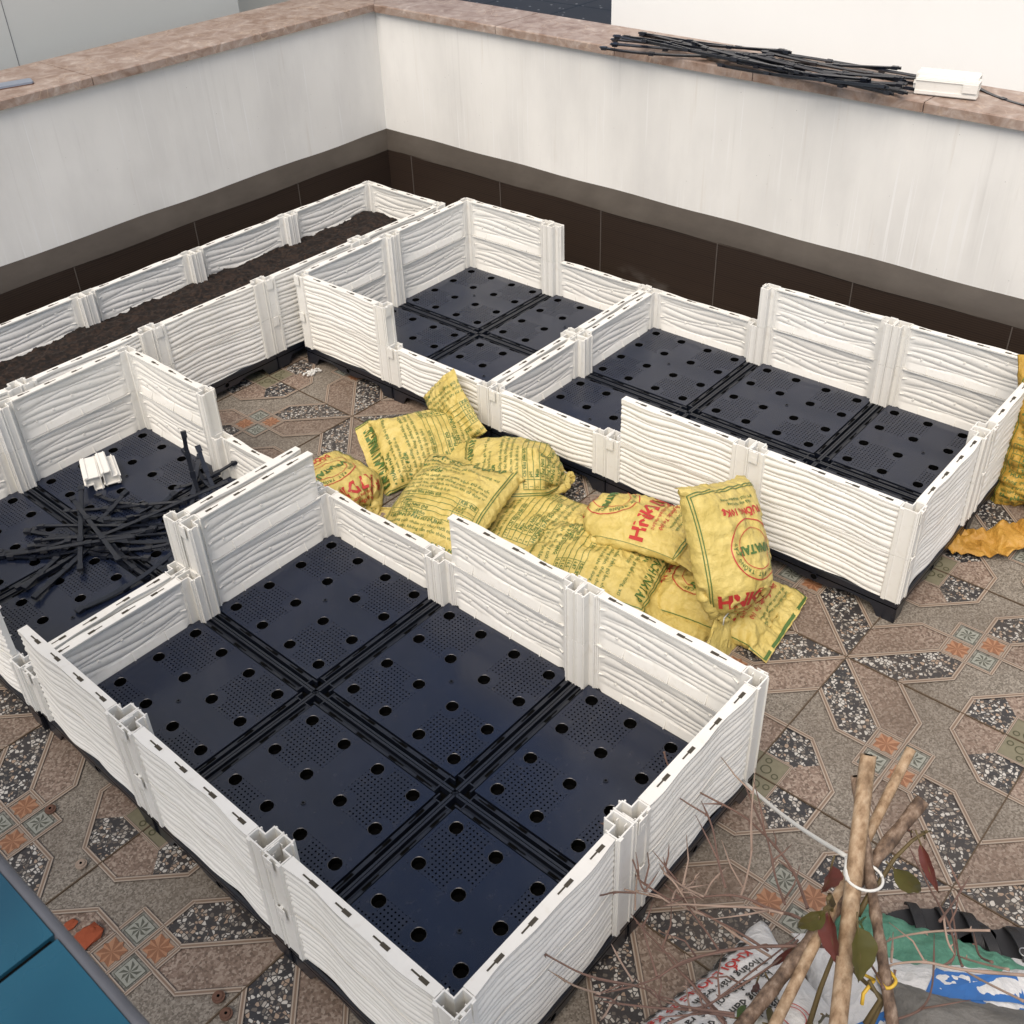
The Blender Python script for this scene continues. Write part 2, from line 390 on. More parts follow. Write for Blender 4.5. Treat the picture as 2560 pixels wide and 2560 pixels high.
# ------------------------------------------------------------------ floor
def build_floor():
    b = MB(); cnt = [0]
    X0, Y0 = .1, .072
    mats = ['gray', 'pebble', 'pink', 'fgray', 'fdark', 'flight', 'obg', 'orange', 'orange2', 'green', 'green2', 'line', 'joint']
    I = {k: i for i, k in enumerate(mats)}
    b.add([(-6, -6, 0), (6.4, -6, 0), (6.4, 7, 0), (-6, 7, 0)], [(0, 1, 2, 3)], 0)
    for ti in range(-4, 7):
        for tj in range(-4, 7):
            cx, cy = X0 + ti + .5, Y0 + tj + .5
            star = (ti + tj) % 2 != 0        # lattice point at the tile's (-,-) corner is a star?
            def T(p):
                x, y = p
                if not star: x, y = -y, x
                return cx + x, cy + y
            def poly(pts, z, mat):
                for sg in (1, -1):
                    b.add([(*T((x * sg, y * sg)), z) for x, y in pts], [tuple(range(len(pts)))], I[mat])
            def one(pts, z, mat): b.add([(*T(p), z) for p in pts], [tuple(range(len(pts)))], I[mat])
            def ln(path, w=.027):
                for sg in (1, -1):
                    for (x0, y0), (x1, y1) in zip(path[:-1], path[1:]):
                        a = Vector(T((x0 * sg, y0 * sg))); c = Vector(T((x1 * sg, y1 * sg))); d = (c - a).normalized(); n = Vector((-d.y, d.x)) * w / 2
                        e = d * w * .2; a = a - e; c = c + e
                        cnt[0] += 1; z = .0045 + (cnt[0] % 12) * .00022
                        b.add([(*(a + n), z), (*(a - n), z), (*(c - n), z), (*(c + n), z)], [(0, 1, 2, 3)], I['line'], [(0, 0), (1, 0), (1, 1), (0, 1)])
            z1, z2 = .0012, .0024
            poly([(.5, .5), (.2, .5), (0, .3), (0, .14), (.14, .14)], z1, 'pebble')
            poly([(.5, .5), (.14, .14), (.14, 0), (.3, 0), (.5, .2)], z1, 'pink')
            G = (-.5, .5)
            poly([(-.5, .5), (-.25, .25), (-.135, .365), (-.135, .5)], z1, 'pebble')
            poly([(-.5, .5), (-.5, .135), (-.365, .135), (-.25, .25)], z1, 'pink')
            poly([(-.5, .5), (-.5, .355), (-.355, .355), (-.355, .5)], z2, 'green')
            # green scrolls
            for (gx, gy, r0) in ((-.445, .445, .028), (-.39, .46, .018), (-.46, .39, .018)):
                for sg in (1, -1):
                    for k in range(12):
                        a0, a1 = 2 * PI * k / 12, 2 * PI * (k + .96) / 12
                        q = [(gx + math.cos(a) * r, gy + math.sin(a) * r) for a, r in ((a0, r0), (a1, r0), (a1, r0 - .007), (a0, r0 - .007))]
                        b.add([(*T((x * sg, y * sg)), z2 + .001) for x, y in q], [(0, 1, 2, 3)], I['green2'])
            one([(0, 0), (.14, 0), (.14, .14), (0, .14)], z1, 'obg'); one([(0, 0), (-.14, 0), (-.14, -.14), (0, -.14)], z1, 'obg')
            one([(0, 0), (0, .14), (-.14, .14), (-.14, 0)], z1, 'fgray'); one([(0, 0), (0, -.14), (.14, -.14), (.14, 0)], z1, 'fgray')
            for (fx, fy, kind) in ((.07, .07, 0), (-.07, -.07, 0), (-.07, .07, 1), (.07, -.07, 1)):
                if kind:
                    q = [(fx - .05, fy - .05), (fx + .05, fy - .05), (fx + .05, fy + .05), (fx - .05, fy + .05)]
                    one(q, z2, 'fdark')
                    q = [(fx - .046, fy - .046), (fx + .046, fy - .046), (fx + .046, fy + .046), (fx - .046, fy + .046)]
                    one(q, z2 + .0006, 'flight')
                for k in range(8):
                    a = k * PI / 4; L = (.060 if k % 2 == 0 else .070) * (.72 if kind else 1); w = (.014 if kind else .0235)
                    tip = (fx + math.cos(a) * L, fy + math.sin(a) * L)
                    l = (fx + math.cos(a) * L * .6 - math.sin(a) * w, fy + math.sin(a) * L * .6 + math.cos(a) * w)
                    r = (fx + math.cos(a) * L * .6 + math.sin(a) * w, fy + math.sin(a) * L * .6 - math.cos(a) * w)
                    zz = z2 + .0012 + k * .00016
                    one([(fx, fy), tip, l], zz, 'flight' if kind else 'orange'); one([(fx, fy), r, tip], zz, 'fdark' if kind else 'orange2')
            ln([(.5, .5), (.14, .14)]); ln([(.2, .5), (0, .3), (0, .14)]); ln([(.14, 0), (.3, 0), (.5, .2)])
            ln([(-.135, .5), (-.135, .365), (-.365, .135), (-.5, .135)])
            ln([(-.14, .14), (.14, .14), (.14, -.14)], .022); ln([(0, 0), (.14, 0)], .02); ln([(0, 0), (0, .14)], .02)
            ln([(-.5, .355), (-.355, .355), (-.355, .5)], .014)
    z = .0078
    for k in range(-4, 8):
        b.box(X0 + k - .003, X0 + k + .003, -4, 6.9, .0, z, I['joint']); b.box(-4, 6.3, Y0 + k - .003, Y0 + k + .003, .0, z - .0004, I['joint'])
    o = b.build('floor', mats); tag(o, 'patterned terrace floor of pebble, pink granite and flower print tiles', 'floor', kind='structure')
build_floor()
gb = MB(); gb.add([(-400, -400, -12), (400, -400, -12), (400, 400, -12), (-400, 400, -12)], [(0, 1, 2, 3)])
tag(gb.build('ground', ['ground']), 'ground far below the roof terrace', 'ground', kind='structure')

# ------------------------------------------------------------------ parapet walls
WX, WY = 6.17, 6.81           # cladding faces
def wz(y): return (y - 6.8) * .010     # slight fall of the right-hand wall
def wall_right():
    r = empty('parapet_wall', (WX + .1, 3, 0), 'long white parapet wall on the right with brown marble coping and the pile of black strips', 'wall')
    def L(v): return (v[0] - (WX + .1), v[1] - 3, v[2])
    ya, yb = -5.0, WY + .1
    b = MB()
    def quad(x0, z0, x1, z1, y0, y1, mi=0):
        b.add([L((x0, y0, z0 + wz(y0))), L((x0, y1, z0 + wz(y1))), L((x1, y1, z1 + wz(y1))), L((x1, y0, z1 + wz(y0)))], [(0, 3, 2, 1)], mi)
    x = WX + .1
    quad(x, .60, x, 2.03, ya, yb); quad(x + .42, 2.03, x + .42, -1, ya, yb + 1)
    b.build('wall_face', ['wall'], r)
    # sloped cement cove with slightly rounded section
    b = MB(); n = 6; prof = []
    for i in range(n + 1):
        t = i / n; prof.append((WX - .004 + .104 * t ** 1.25, .675 + .172 * t - .0))
    ys = np.linspace(ya, WY, 60)
    vs = []
    for y in ys:
        for (px, pz) in prof:
            vs.append(L((px + .004 * math.sin(y * 3.1) * (1 - (px - WX) * 8), min(y, 1e9), pz + wz(y) + .004 * math.sin(y * 5.3 + px * 30))))
    m_ = n + 1
    fs = [(i * m_ + k, i * m_ + k + 1, (i + 1) * m_ + k + 1, (i + 1) * m_ + k) for i in range(len(ys) - 1) for k in range(n)]
    # mitre at the inner corner
    for k, (px, pz) in enumerate(prof):
        vs[(len(ys) - 1) * m_ + k] = L((px, WY + (px - WX), pz + wz(WY)))
    b.add(vs, fs); b.build('cement_cove', ['cove'], r, smooth=True)
    b = MB(); b.add([L((WX, ya, 0)), L((WX, WY, 0)), L((WX, WY, .68 + wz(WY))), L((WX, ya, .68 + wz(ya)))], [(0, 3, 2, 1)])
    b.build('tile_cladding', ['clad'], r)
    b = MB()
    for y in [5.27 - 1.2 * k for k in range(9)] + [6.47]:
        b.box(WX - .004 - WX - .1, -.1, y - .004 - 3, y + .004 - 3, 0, .672 + wz(y))
    b.box(-.106, -.1, ya - 3, WY - 3, .0, .012)
    b.build('grout_line', ['grout'], r)
    joints = [WY + .05, 5.3, 4.0, 2.72, 1.4, .1, -1.3, -2.6, ya]
    for k, (a, c) in enumerate(zip(joints[:-1], joints[1:])):
        b = MB(); x0, x1 = WX + .05, WX + .645; z0, z1 = 1.985, 2.055
        a -= .004; c += .004
        vs = []
        for y in (c, a):
            for (xx, zz) in ((x0, z0), (x0, z1 - .008), (x0 + .008, z1), (x1, z1), (x1, z0)):
                yy = y
                if k == 0 and y == a: yy = WY + .05 + (xx - x0)
                vs.append(L((xx, yy, zz + wz(y))))
        b.add(vs, [(0, 1, 2, 3, 4), (9, 8, 7, 6, 5), (0, 5, 6, 1), (1, 6, 7, 2), (2, 7, 8, 3), (3, 8, 9, 4), (4, 9, 5, 0)])
        b.build('coping', ['marble'], r)
def wall_left():
    r = empty('parapet_wall', (2, WY + .1, 0), 'white parapet wall on the left with brown marble coping behind the soil bed', 'wall')
    def L(v): return (v[0] - 2, v[1] - WY - .1, v[2])
    xa = -5.0; xb = WX + .1
    b = MB(); y = WY + .1
    b.add([L((xa, y, .6)), L((xb, y, .6)), L((xb, y, 2.04)), L((xa, y, 2.04))], [(0, 1, 2, 3)])
    b.add([L((xa, y + .6, -1)), L((xb + .6, y + .6, -1)), L((xb + .6, y + .6, 2.02)), L((xa, y + .6, 2.02))], [(0, 3, 2, 1)])
    b.build('wall_face', ['wall'], r)
    b = MB(); n = 6; prof = []
    for i in range(n + 1):
        t = i / n; prof.append((WY - .004 + .104 * t ** 1.25, .675 + .172 * t))
    xs = np.linspace(xa, WX, 60); vs = []
    for x in xs:
        for (py, pz) in prof: vs.append(L((x, py + .003 * math.sin(x * 3.7), pz + .004 * math.sin(x * 4.3 + py * 20))))
    m_ = n + 1
    for k, (py, pz) in enumerate(prof): vs[(len(xs) - 1) * m_ + k] = L((WX + (py - WY), py, pz))
    fs = [(i * m_ + k, (i + 1) * m_ + k, (i + 1) * m_ + k + 1, i * m_ + k + 1) for i in range(len(xs) - 1) for k in range(n)]
    b.add(vs, fs); b.build('cement_cove', ['cove'], r, smooth=True)
    b = MB(); b.add([L((xa, WY, 0)), L((WX, WY, 0)), L((WX, WY, .68)), L((xa, WY, .68))], [(0, 1, 2, 3)])
    b.build('tile_cladding', ['clad'], r)
    b = MB()
    for x in [4.97 - 1.2 * k for k in range(7)]: b.box(x - .004 - 2, x + .004 - 2, -.1 - .004, -.1, 0, .672)
    b.build('grout_line', ['grout'], r)
    joints = [WX + .05, 3.17, .9, -1.4, xa]
    for k, (a, c) in enumerate(zip(joints[:-1], joints[1:])):
        b = MB(); y0, y1 = WY + .05, WY + .90; z0, z1 = 1.995, 2.065; a -= .004; c += .004
        vs = []
        for x in (c, a):
            for (yy, zz) in ((y0, z0), (y0, z1 - .008), (y0 + .008, z1), (y1, z1), (y1, z0)):
                xx = x
                if k == 0 and x == a: xx = WX + .05 + (yy - y0)
                vs.append(L((xx, yy, zz)))
        b.add(vs, [(4, 3, 2, 1, 0), (5, 6, 7, 8, 9), (1, 6, 5, 0), (2, 7, 6, 1), (3, 8, 7, 2), (4, 9, 8, 3), (0, 5, 9, 4)])
        b.build('coping', ['marble'], r)
wall_right(); wall_left()

# ------------------------------------------------------------------ neighbouring buildings
def blk(name, x0, x1, y0, y1, z0, z1, mat, label, cat):
    b = MB(); b.box(x0 - x0, x1 - x0, y0 - y0, y1 - y0, 0, z1 - z0)
    o = b.build(name, [mat], None, loc=(x0, y0, z0)); return tag(o, label, cat)
def left_building():
    r = empty('neighbour_building', (-8, 8.35, -12), 'pale grey rendered building wall beyond the left parapet', 'building')
    b = MB(); b.box(0, 13.72, 0, 6, 0, 24); b.build('wall', ['farwall'], r)
    b = MB(); b.box(11.30, 11.304, -.003, -.001, 12, 22); b.build('crack', ['blueedge'], r)
left_building()
blk('neighbour_building', 4.5, 8.9, 9.6, 12, -12, 12, 'cream', 'cream rendered wall seen past the corner of the pale grey building', 'building')
def white_building():
    r = empty('neighbour_building', (8, 5.35, -12), 'bright white rendered building behind the right parapet', 'building', rz=0)
    b = MB(); b.box(0, 8, -14, 0, 0, 26); b.build('wall', ['farwhite'], r)
    b = MB(); b.box(-.04, 0, -14, .04, 0, 13.35); b.build('plinth', ['farwall'], r)
white_building()
def roofs():
    b = MB(); b.box(0, 14, 0, 14, 0, .2)
    o = b.build('tiled_roof', ['roof'], None, loc=(8.95, 5.6, .3)); tag(o, 'black tiled flat roof dotted with white specks beyond the corner coping', 'roof')
roofs()

# ------------------------------------------------------------------ planter parts (shared meshes)
H = .3115; TIER = .3155; PL = .105
LP = 1 - 2 * PL
def ridge(x, z, ph, N=9, A=.27):
    """lens-shaped mouldings between crossing S-curves"""
    x = np.asarray(x); z = np.asarray(z); out = np.zeros_like(z); ks = np.arange(-1, N + 2)
    r_ = np.random.default_rng(int(ph * 100)); f1 = r_.uniform(.8, 1.12, len(ks)); p1 = np.cumsum(r_.uniform(1.0, 2.6, len(ks))); a1 = r_.uniform(.75, 1.1, len(ks))
    prev = None
    for q, k in enumerate(ks):
        zk = (k + A * a1[q] * np.sin(2 * PI * f1[q] * x / .79 * .95 + p1[q]) + .38 * np.sin(2 * PI * x * .95 + ph)) * H / N
        if prev is not None:
            g = np.maximum(zk - prev, 1e-4); t = (z - prev) / g; inside = (t >= 0) & (t < 1)
            am = np.clip(g * N / H, .0, 1.25)
            out = np.where(inside, np.maximum(np.sin(PI * np.clip(t, 0, 1)), 0) ** .7 * am ** .6, out)
        prev = zk if prev is None else np.maximum(zk, prev)
    return out
def bulge(x, ph): return .005 * (1 + np.sin(2 * PI * (1.35 * x) + ph * 1.7)) + .003 * np.sin(2 * PI * 3.1 * x + ph)
def panel_mesh(ph):
    nx, nz = 44, 66
    xs = np.linspace(0, LP, nx + 1); zs = np.linspace(0, H, nz + 1)
    b = MB()
    X, Z = np.meshgrid(xs, zs)
    rg = ridge(X, Z, ph); bl = bulge(X, ph)
    OFF = .026
    yo = OFF - (.003 + .0095 * rg + bl * 1.1)
    yo[Z > H - .010] = OFF - (.013 + bl[Z > H - .010] * 1.1)
    edge = (X < .001) | (X > LP - .001)
    yi = .040 + .0075 * ridge(X, Z, ph + 1.2, 8, .36) - .004
    yi = np.where(Z > H - .012, .060, yi)
    yi = np.where(Z < .050, .044 + .014 * (1 - Z / .050), yi)
    yi = np.where((X < .028) | (X > LP - .028), .047, yi)
    yi = np.where(Z > H - .012, .060, yi)
    n = nx + 1
    vo = [(X[j, i], yo[j, i], Z[j, i]) for j in range(nz + 1) for i in range(n)]
    vi = [(X[j, i], yi[j, i], Z[j, i]) for j in range(nz + 1) for i in range(n)]
    o = len(vo)
    fs = []
    for j in range(nz):
        for i in range(nx):
            a = j * n + i
            fs.append((a, a + 1, a + n + 1, a + n)); fs.append((o + a, o + a + n, o + a + n + 1, o + a + 1))
    for i in range(nx):
        fs.append((i, o + i, o + i + 1, i + 1)); a = nz * n + i; fs.append((a, a + 1, o + a + 1, o + a))
    for j in range(nz):
        a = j * n; fs.append((a, a + n, o + a + n, o + a)); a = j * n + nx; fs.append((a, o + a, o + a + n, a + n))
    b.add(vo + vi, fs)
    for x in (.09, .27, .47, .66):
        z = H + .0012
        b.add([(x, .030, z), (x + .042, .030, z), (x + .042, .037, z), (x, .037, z)], [(0, 1, 2, 3)], 1)
        b.add([(x + .042, .024, z), (x + .082, .024, z), (x + .082, .041, z), (x + .042, .041, z)], [(0, 1, 2, 3)], 1)
    # moulded gusset fins on the inside
    for x in (.16, .37, .63):
        b.add([(x - .002, .047, .0), (x - .002, .068, .004), (x - .002, .044, .055), (x + .004, .047, .0), (x + .004, .068, .004), (x + .004, .044, .055)], [(0, 1, 2), (5, 4, 3), (0, 3, 4, 1), (1, 4, 5, 2), (2, 5, 3, 0)])
    for z in (.11, .23):
        for x0, x1 in ((.012, .06), (LP - .012, LP - .06)):
            b.add([(x0, .041, z), (x0, .058, z), (x1, .034, z), (x0, .041, z + .005), (x0, .058, z + .005), (x1, .034, z + .005)], [(0, 1, 2), (5, 4, 3), (0, 3, 4, 1), (1, 4, 5, 2), (2, 5, 3, 0)])
    for (x, z) in ((.14, .24), (.26, .19), (.40, .16), (.55, .12), (.68, .09)):
        r = .007; vs = [(x + r * math.cos(a * PI / 4), y, z + r * math.sin(a * PI / 4)) for y in (.03, .0475) for a in range(8)]
        b.add(vs, [(k, (k + 1) % 8, 8 + (k + 1) % 8, 8 + k) for k in range(8)] + [tuple(range(8, 16))])
    me = b.mesh('wall_panel', ['white', 'slot']); shade_auto(me, 40)
    return me
PANELS = [panel_mesh(p) for p in (0.3, 1.9, 3.6)]
def post_mesh():
    b = MB(); L, Wd, t = .102, .058, .0065; hz = H + .002; g = .001
    outer = [(g, g), (L, g), (L, Wd), (Wd, Wd), (Wd, L), (g, L)]
    inner = [(g + t, g + t), (L - t, g + t), (L - t, Wd - t), (Wd - t, Wd - t), (Wd - t, L - t), (g + t, L - t)]
    def ring(z0, z1):
        n = 6
        vs = [(x, y, z0) for x, y in outer] + [(x, y, z1) for x, y in outer] + [(x, y, z0) for x, y in inner] + [(x, y, z1) for x, y in inner]
        fs = []
        for i in range(n):
            j = (i + 1) % n
            fs += [(i, j, n + j, n + i), (2 * n + j, 2 * n + i, 3 * n + i, 3 * n + j), (n + i, n + j, 3 * n + j, 3 * n + i), (j, i, 2 * n + i, 2 * n + j)]
        b.add(vs, fs)
    ring(0, hz)
    # floor plug far down the hollow
    b.add([(x, y, .03) for x, y in inner], [tuple(range(6))], 0)
    # outward T hooks and grooves on both outer faces, fins on the inward ends
    b.box(.012, .066, -.0135, -.0095, hz - .075, hz - .001); b.box(.030, .046, -.0100, .003, hz - .075, hz - .002)
    b.box(.080, .100, -.006, .003, 0, hz - .003); b.box(-.006, .003, .078, .100, 0, hz - .003)
    b.box(.0105, .0135, -.006, .003, 0, hz - .003); b.box(-.006, .003, .0105, .0135, 0, hz - .003)
    b.box(L - .003, L + .006, .006, .012, 0, hz - .002); b.box(L - .003, L + .006, .046, .052, 0, hz - .002)
    b.box(.006, .012, L - .003, L + .006, 0, hz - .002); b.box(.046, .052, L - .003, L + .010, 0, hz - .002)
    b.box(Wd - .003, Wd + .010, L - .012, L - .006, 0, hz - .002)
    b.box(.030, .034, .006, .024, .04, hz - .02); b.box(.070, .074, .006, .022, .04, hz - .02); b.box(.006, .022, .070, .074, .04, hz - .02)
    b.box(.027, .047, -.0145, -.013, hz - .065, hz - .035)
    me = b.mesh('corner_post', ['white']); return me
POST = post_mesh()
def tray_mesh():
    b = MB()      # mats: deck, black, void
    lo, hi = .064, .936; zt = ZT
    cuts = [lo, .25, .5, .75, hi]; cs = [.14, .38, .62, .86]
    N = 28
    for cx, x0, x1 in zip(cs, cuts[:-1], cuts[1:]):
        for cy, y0, y1 in zip(cs, cuts[:-1], cuts[1:]):
            ins, outs, dn, ch = [], [], [], []
            for k in range(N):
                a = 2 * PI * (k + .5) / N; dx, dy = math.cos(a), math.sin(a)
                tx = ((x1 if dx > 0 else x0) - cx) / dx if abs(dx) > 1e-9 else 9; ty = ((y1 if dy > 0 else y0) - cy) / dy if abs(dy) > 1e-9 else 9
                t = min(tx, ty); outs.append([cx + dx * t, cy + dy * t, zt])
                r = .0325 * (1.0 if k % 7 else .93)
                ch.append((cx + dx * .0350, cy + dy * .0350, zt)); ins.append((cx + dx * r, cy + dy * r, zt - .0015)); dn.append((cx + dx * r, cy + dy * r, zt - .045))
            for c_ in ((x0, y0), (x1, y0), (x1, y1), (x0, y1)):
                k = min(range(N), key=lambda q: (outs[q][0] - c_[0]) ** 2 + (outs[q][1] - c_[1]) ** 2); outs[k][0], outs[k][1] = c_
            vs = outs + ch + ins + dn; fs = []
            for k in range(N):
                j = (k + 1) % N
                fs += [(k, j, N + j, N + k), (N + k, N + j, 2 * N + j, 2 * N + k), (2 * N + k, 2 * N + j, 3 * N + j, 3 * N + k)]
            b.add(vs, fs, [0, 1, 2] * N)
    # deck edge, sunken channels, rims
    b.box(lo, hi, lo, lo + .004, zt - .03, zt - .0005, 1); b.box(lo, hi, hi - .004, hi, zt - .03, zt - .0005, 1)
    b.box(lo, lo + .004, lo + .004, hi - .004, zt - .03, zt - .0005, 1); b.box(hi - .004, hi, lo + .004, hi - .004, zt - .03, zt - .0005, 1)
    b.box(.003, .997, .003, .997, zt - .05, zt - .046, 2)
    e0 = .088
    for s in range(4):
        def T(v, s=s):
            x, y, z = v[0] - .5, v[1] - .5, v[2]
            for _ in range(s): x, y = -y, x
            return (x + .5, y + .5, z)
        b.box(.016, .984, .002, .014, zt - .04, zt - .003, 1, T)          # outer rim
        b.box(e0, 1 - e0, .0335, .0375, zt - .04, zt - .003, 1, T)
        b.box(e0, 1 - e0, .0375, .0555, zt - .012, zt - .006, 1, T)
        b.box(e0 - .006, e0, .014, .058, zt - .04, zt - .003, 1, T)
        b.box(1 - e0, 1 - e0 + .006, .014, .058, zt - .04, zt - .003, 1, T)
        b.box(.048, .056, .048, e0 - .006, zt - .04, zt - .003, 1, T)
        b.box(e0, 1 - e0, .019, .022, zt - .035, zt - .022, 1, T)
        for x in (.11, .30, .53, .74):
            z = zt - .0048
            b.add([T(v) for v in ((x, .041, z), (x + .05, .041, z), (x + .05, .048, z), (x, .048, z))], [(0, 1, 2, 3)], 2)
            b.add([T(v) for v in ((x + .05, .039, z), (x + .1, .039, z), (x + .1, .054, z), (x + .05, .054, z))], [(0, 1, 2, 3)], 2)
        # arched skirt with corner feet and a pierced middle
        pts = []
        for i in range(41):
            x = .004 + .992 * i / 40
            d = abs(x - .5)
            if d > .385: z = .0
            elif d > .345: z = .075 * (1 - ((d - .345) / .04) ** 2)
            elif d < .10: z = .052
            elif d < .22: z = .052 + .03 * math.sin((d - .10) / .12 * PI / 2)
            else: z = .082 - .007 * (d - .22) / .125
            pts.append((x, z))
        for yy, flip in ((.006, 0), (.016, 1)):
            vs = [(x, yy, z) for x, z in pts] + [(x, yy, zt - .012) for x, z in pts]
            n = 41; fs = [(i, i + 1, n + i + 1, n + i) if not flip else (i, n + i, n + i + 1, i + 1) for i in range(n - 1)]
            b.add([T(v) for v in vs], fs, 1)
        vs = [(x, y, z) for y in (.006, .016) for x, z in pts]
        b.add([T(v) for v in vs], [(i, 41 + i, 42 + i, i + 1) for i in range(40)], 1)
        b.box(.0, 1.0, .0005, .006, zt - .028, zt - .012, 1, T)
        # round hole in the middle of the skirt (raised ring with dark eye)
        R = [(.5 + .024 * math.cos(a * PI / 8), .002, .085 + .024 * math.sin(a * PI / 8)) for a in range(16)]
        R2 = [(.5 + .019 * math.cos(a * PI / 8), .002, .085 + .019 * math.sin(a * PI / 8)) for a in range(16)]
        R3 = [(x, .0065, z) for x, _, z in R]
        b.add([T(v) for v in R + R2 + R3], [(k, (k + 1) % 16, 16 + (k + 1) % 16, 16 + k) for k in range(16)] + [(32 + k, 32 + (k + 1) % 16, (k + 1) % 16, k) for k in range(16)], 1)
        b.add([T((x, .0045, z)) for x, _, z in R2], [tuple(range(16))], 2)
    # small moulded boss and faint centre square
    for r0, r1, z0, z1, mi in ((.013, .011, zt - .001, zt + .006, 1), (.006, .006, zt + .006, zt + .0062, 2)):
        vs = [(.5 + r0 * math.cos(a * PI / 6), .5 + r0 * math.sin(a * PI / 6), z0) for a in range(12)] + [(.5 + r1 * math.cos(a * PI / 6), .5 + r1 * math.sin(a * PI / 6), z1) for a in range(12)]
        b.add(vs, [(k, (k + 1) % 12, 12 + (k + 1) % 12, 12 + k) for k in range(12)] + [tuple(range(12, 24))], mi)
    me = b.mesh('base_tray', ['deck', 'black', 'void']); return me
TRAY = tray_mesh()

def bed(ox, oy, th, nx, ny, high, upper_post, label, dz=0.0):
    """high: set of (side, index) that carry a second panel; upper_post: set of (module x, module y, corner)"""
    r = empty('planter_bed', (ox, oy, dz), label, 'planter', 'modular white planter beds on black trays', th)
    k = 0
    for i in range(nx):
        for j in range(ny):
            put('base_tray', TRAY, r, (i, j, 0))
    sides = [('S', i, (i + PL, 0), 0) for i in range(nx)] + [('E', j, (nx, j + PL), PI / 2) for j in range(ny)] + \
            [('N', i, (i + 1 - PL, ny), PI) for i in range(nx)] + [('W', j, (0, j + 1 - PL), -PI / 2) for j in range(ny)]
    for s, i, (x, y), rz in sides:
        for tier in range(2 if (s, i) in high else 1):
            put('wall_panel', PANELS[(k * 7 + tier * 2 + len(label)) % 3], r, (x, y, ZT - .004 + tier * TIER), rz); k += 1
    corners = []
    for i in range(nx):
        for j in range(ny):
            for c, (dx, dy), rz in (('SW', (0, 0), 0), ('SE', (1, 0), PI / 2), ('NE', (1, 1), PI), ('NW', (0, 1), -PI / 2)):
                x, y = i + dx, j + dy
                if x in (0, nx) or y in (0, ny): corners.append((i, j, c, x, y, rz))
    for i, j, c, x, y, rz in corners:
        for tier in range(2 if (i, j, c) in upper_post else 1):
            put('corner_post', POST, r, (x, y, ZT - .006 + tier * TIER), rz)
    return r
def allhigh(nx, ny, lowpan=(), lowpost=()):
    hp = {('S', i) for i in range(nx)} | {('N', i) for i in range(nx)} | {('E', j) for j in range(ny)} | {('W', j) for j in range(ny)}
    up = {(i, j, c) for i in range(nx) for j in range(ny) for c in ('SW', 'SE', 'NE', 'NW')}
    return hp - set(lowpan), up - set(lowpost)
# A: front bed, 2 x 3
hp, up = allhigh(2, 3, [('E', 2), ('N', 0)], [(1, 2, 'SE'), (1, 1, 'NE'), (1, 2, 'NE'), (0, 2, 'NE'), (0, 2, 'NW')])
bed(0, 0, 0, 2, 3, hp, up, 'largest empty bed in the foreground, six black trays inside, its corner nearest the bare twigs')
# B: left bed, 2 x 2
hp, up = allhigh(2, 2, [('E', 0), ('S', 0)], [(1, 0, 'SE'), (1, 0, 'NE'), (0, 0, 'SW'), (0, 0, 'SE'), (1, 0, 'SE')])
bed(-.015, 3.012, .005, 2, 2, hp, up, 'empty bed at the left edge with a heap of black strips lying in it', .003)
# D1 / D2: right row
hp, up = allhigh(2, 2, [('W', 0), ('E', 0), ('S', 0), ('S', 1)], [(0, 0, 'SW'), (0, 0, 'NW'), (0, 0, 'SE'), (1, 0, 'SW'), (1, 0, 'SE')])
bed(3.5011 - math.sin(.0107) * 3, -.0065 + 3.008, .0107, 2, 2, hp, up, 'square empty bed by the parapet corner, tall at its back corner beside the soil bed', .003)
hp, up = allhigh(2, 3, [('W', 2), ('E', 2), ('N', 0), ('N', 1)], [(0, 2, 'SW'), (0, 2, 'NW'), (0, 1, 'NW'), (0, 2, 'NE'), (1, 2, 'NW'), (1, 2, 'NE'), (1, 2, 'SE')])
bed(3.5011, -.0065, .0107, 2, 3, hp, up, 'long empty bed on the right standing in front of the long parapet wall')
# C: soil filled bed along the left parapet
XC, YC, THC = 5.2172, 5.0639, -.0063
hp, up = allhigh(6, 1)
cb = bed(XC - 6 * math.cos(THC), YC - 6 * math.sin(THC) + .0, THC, 6, 1, hp, up, 'long narrow bed filled with dark soil along the left parapet', .006)

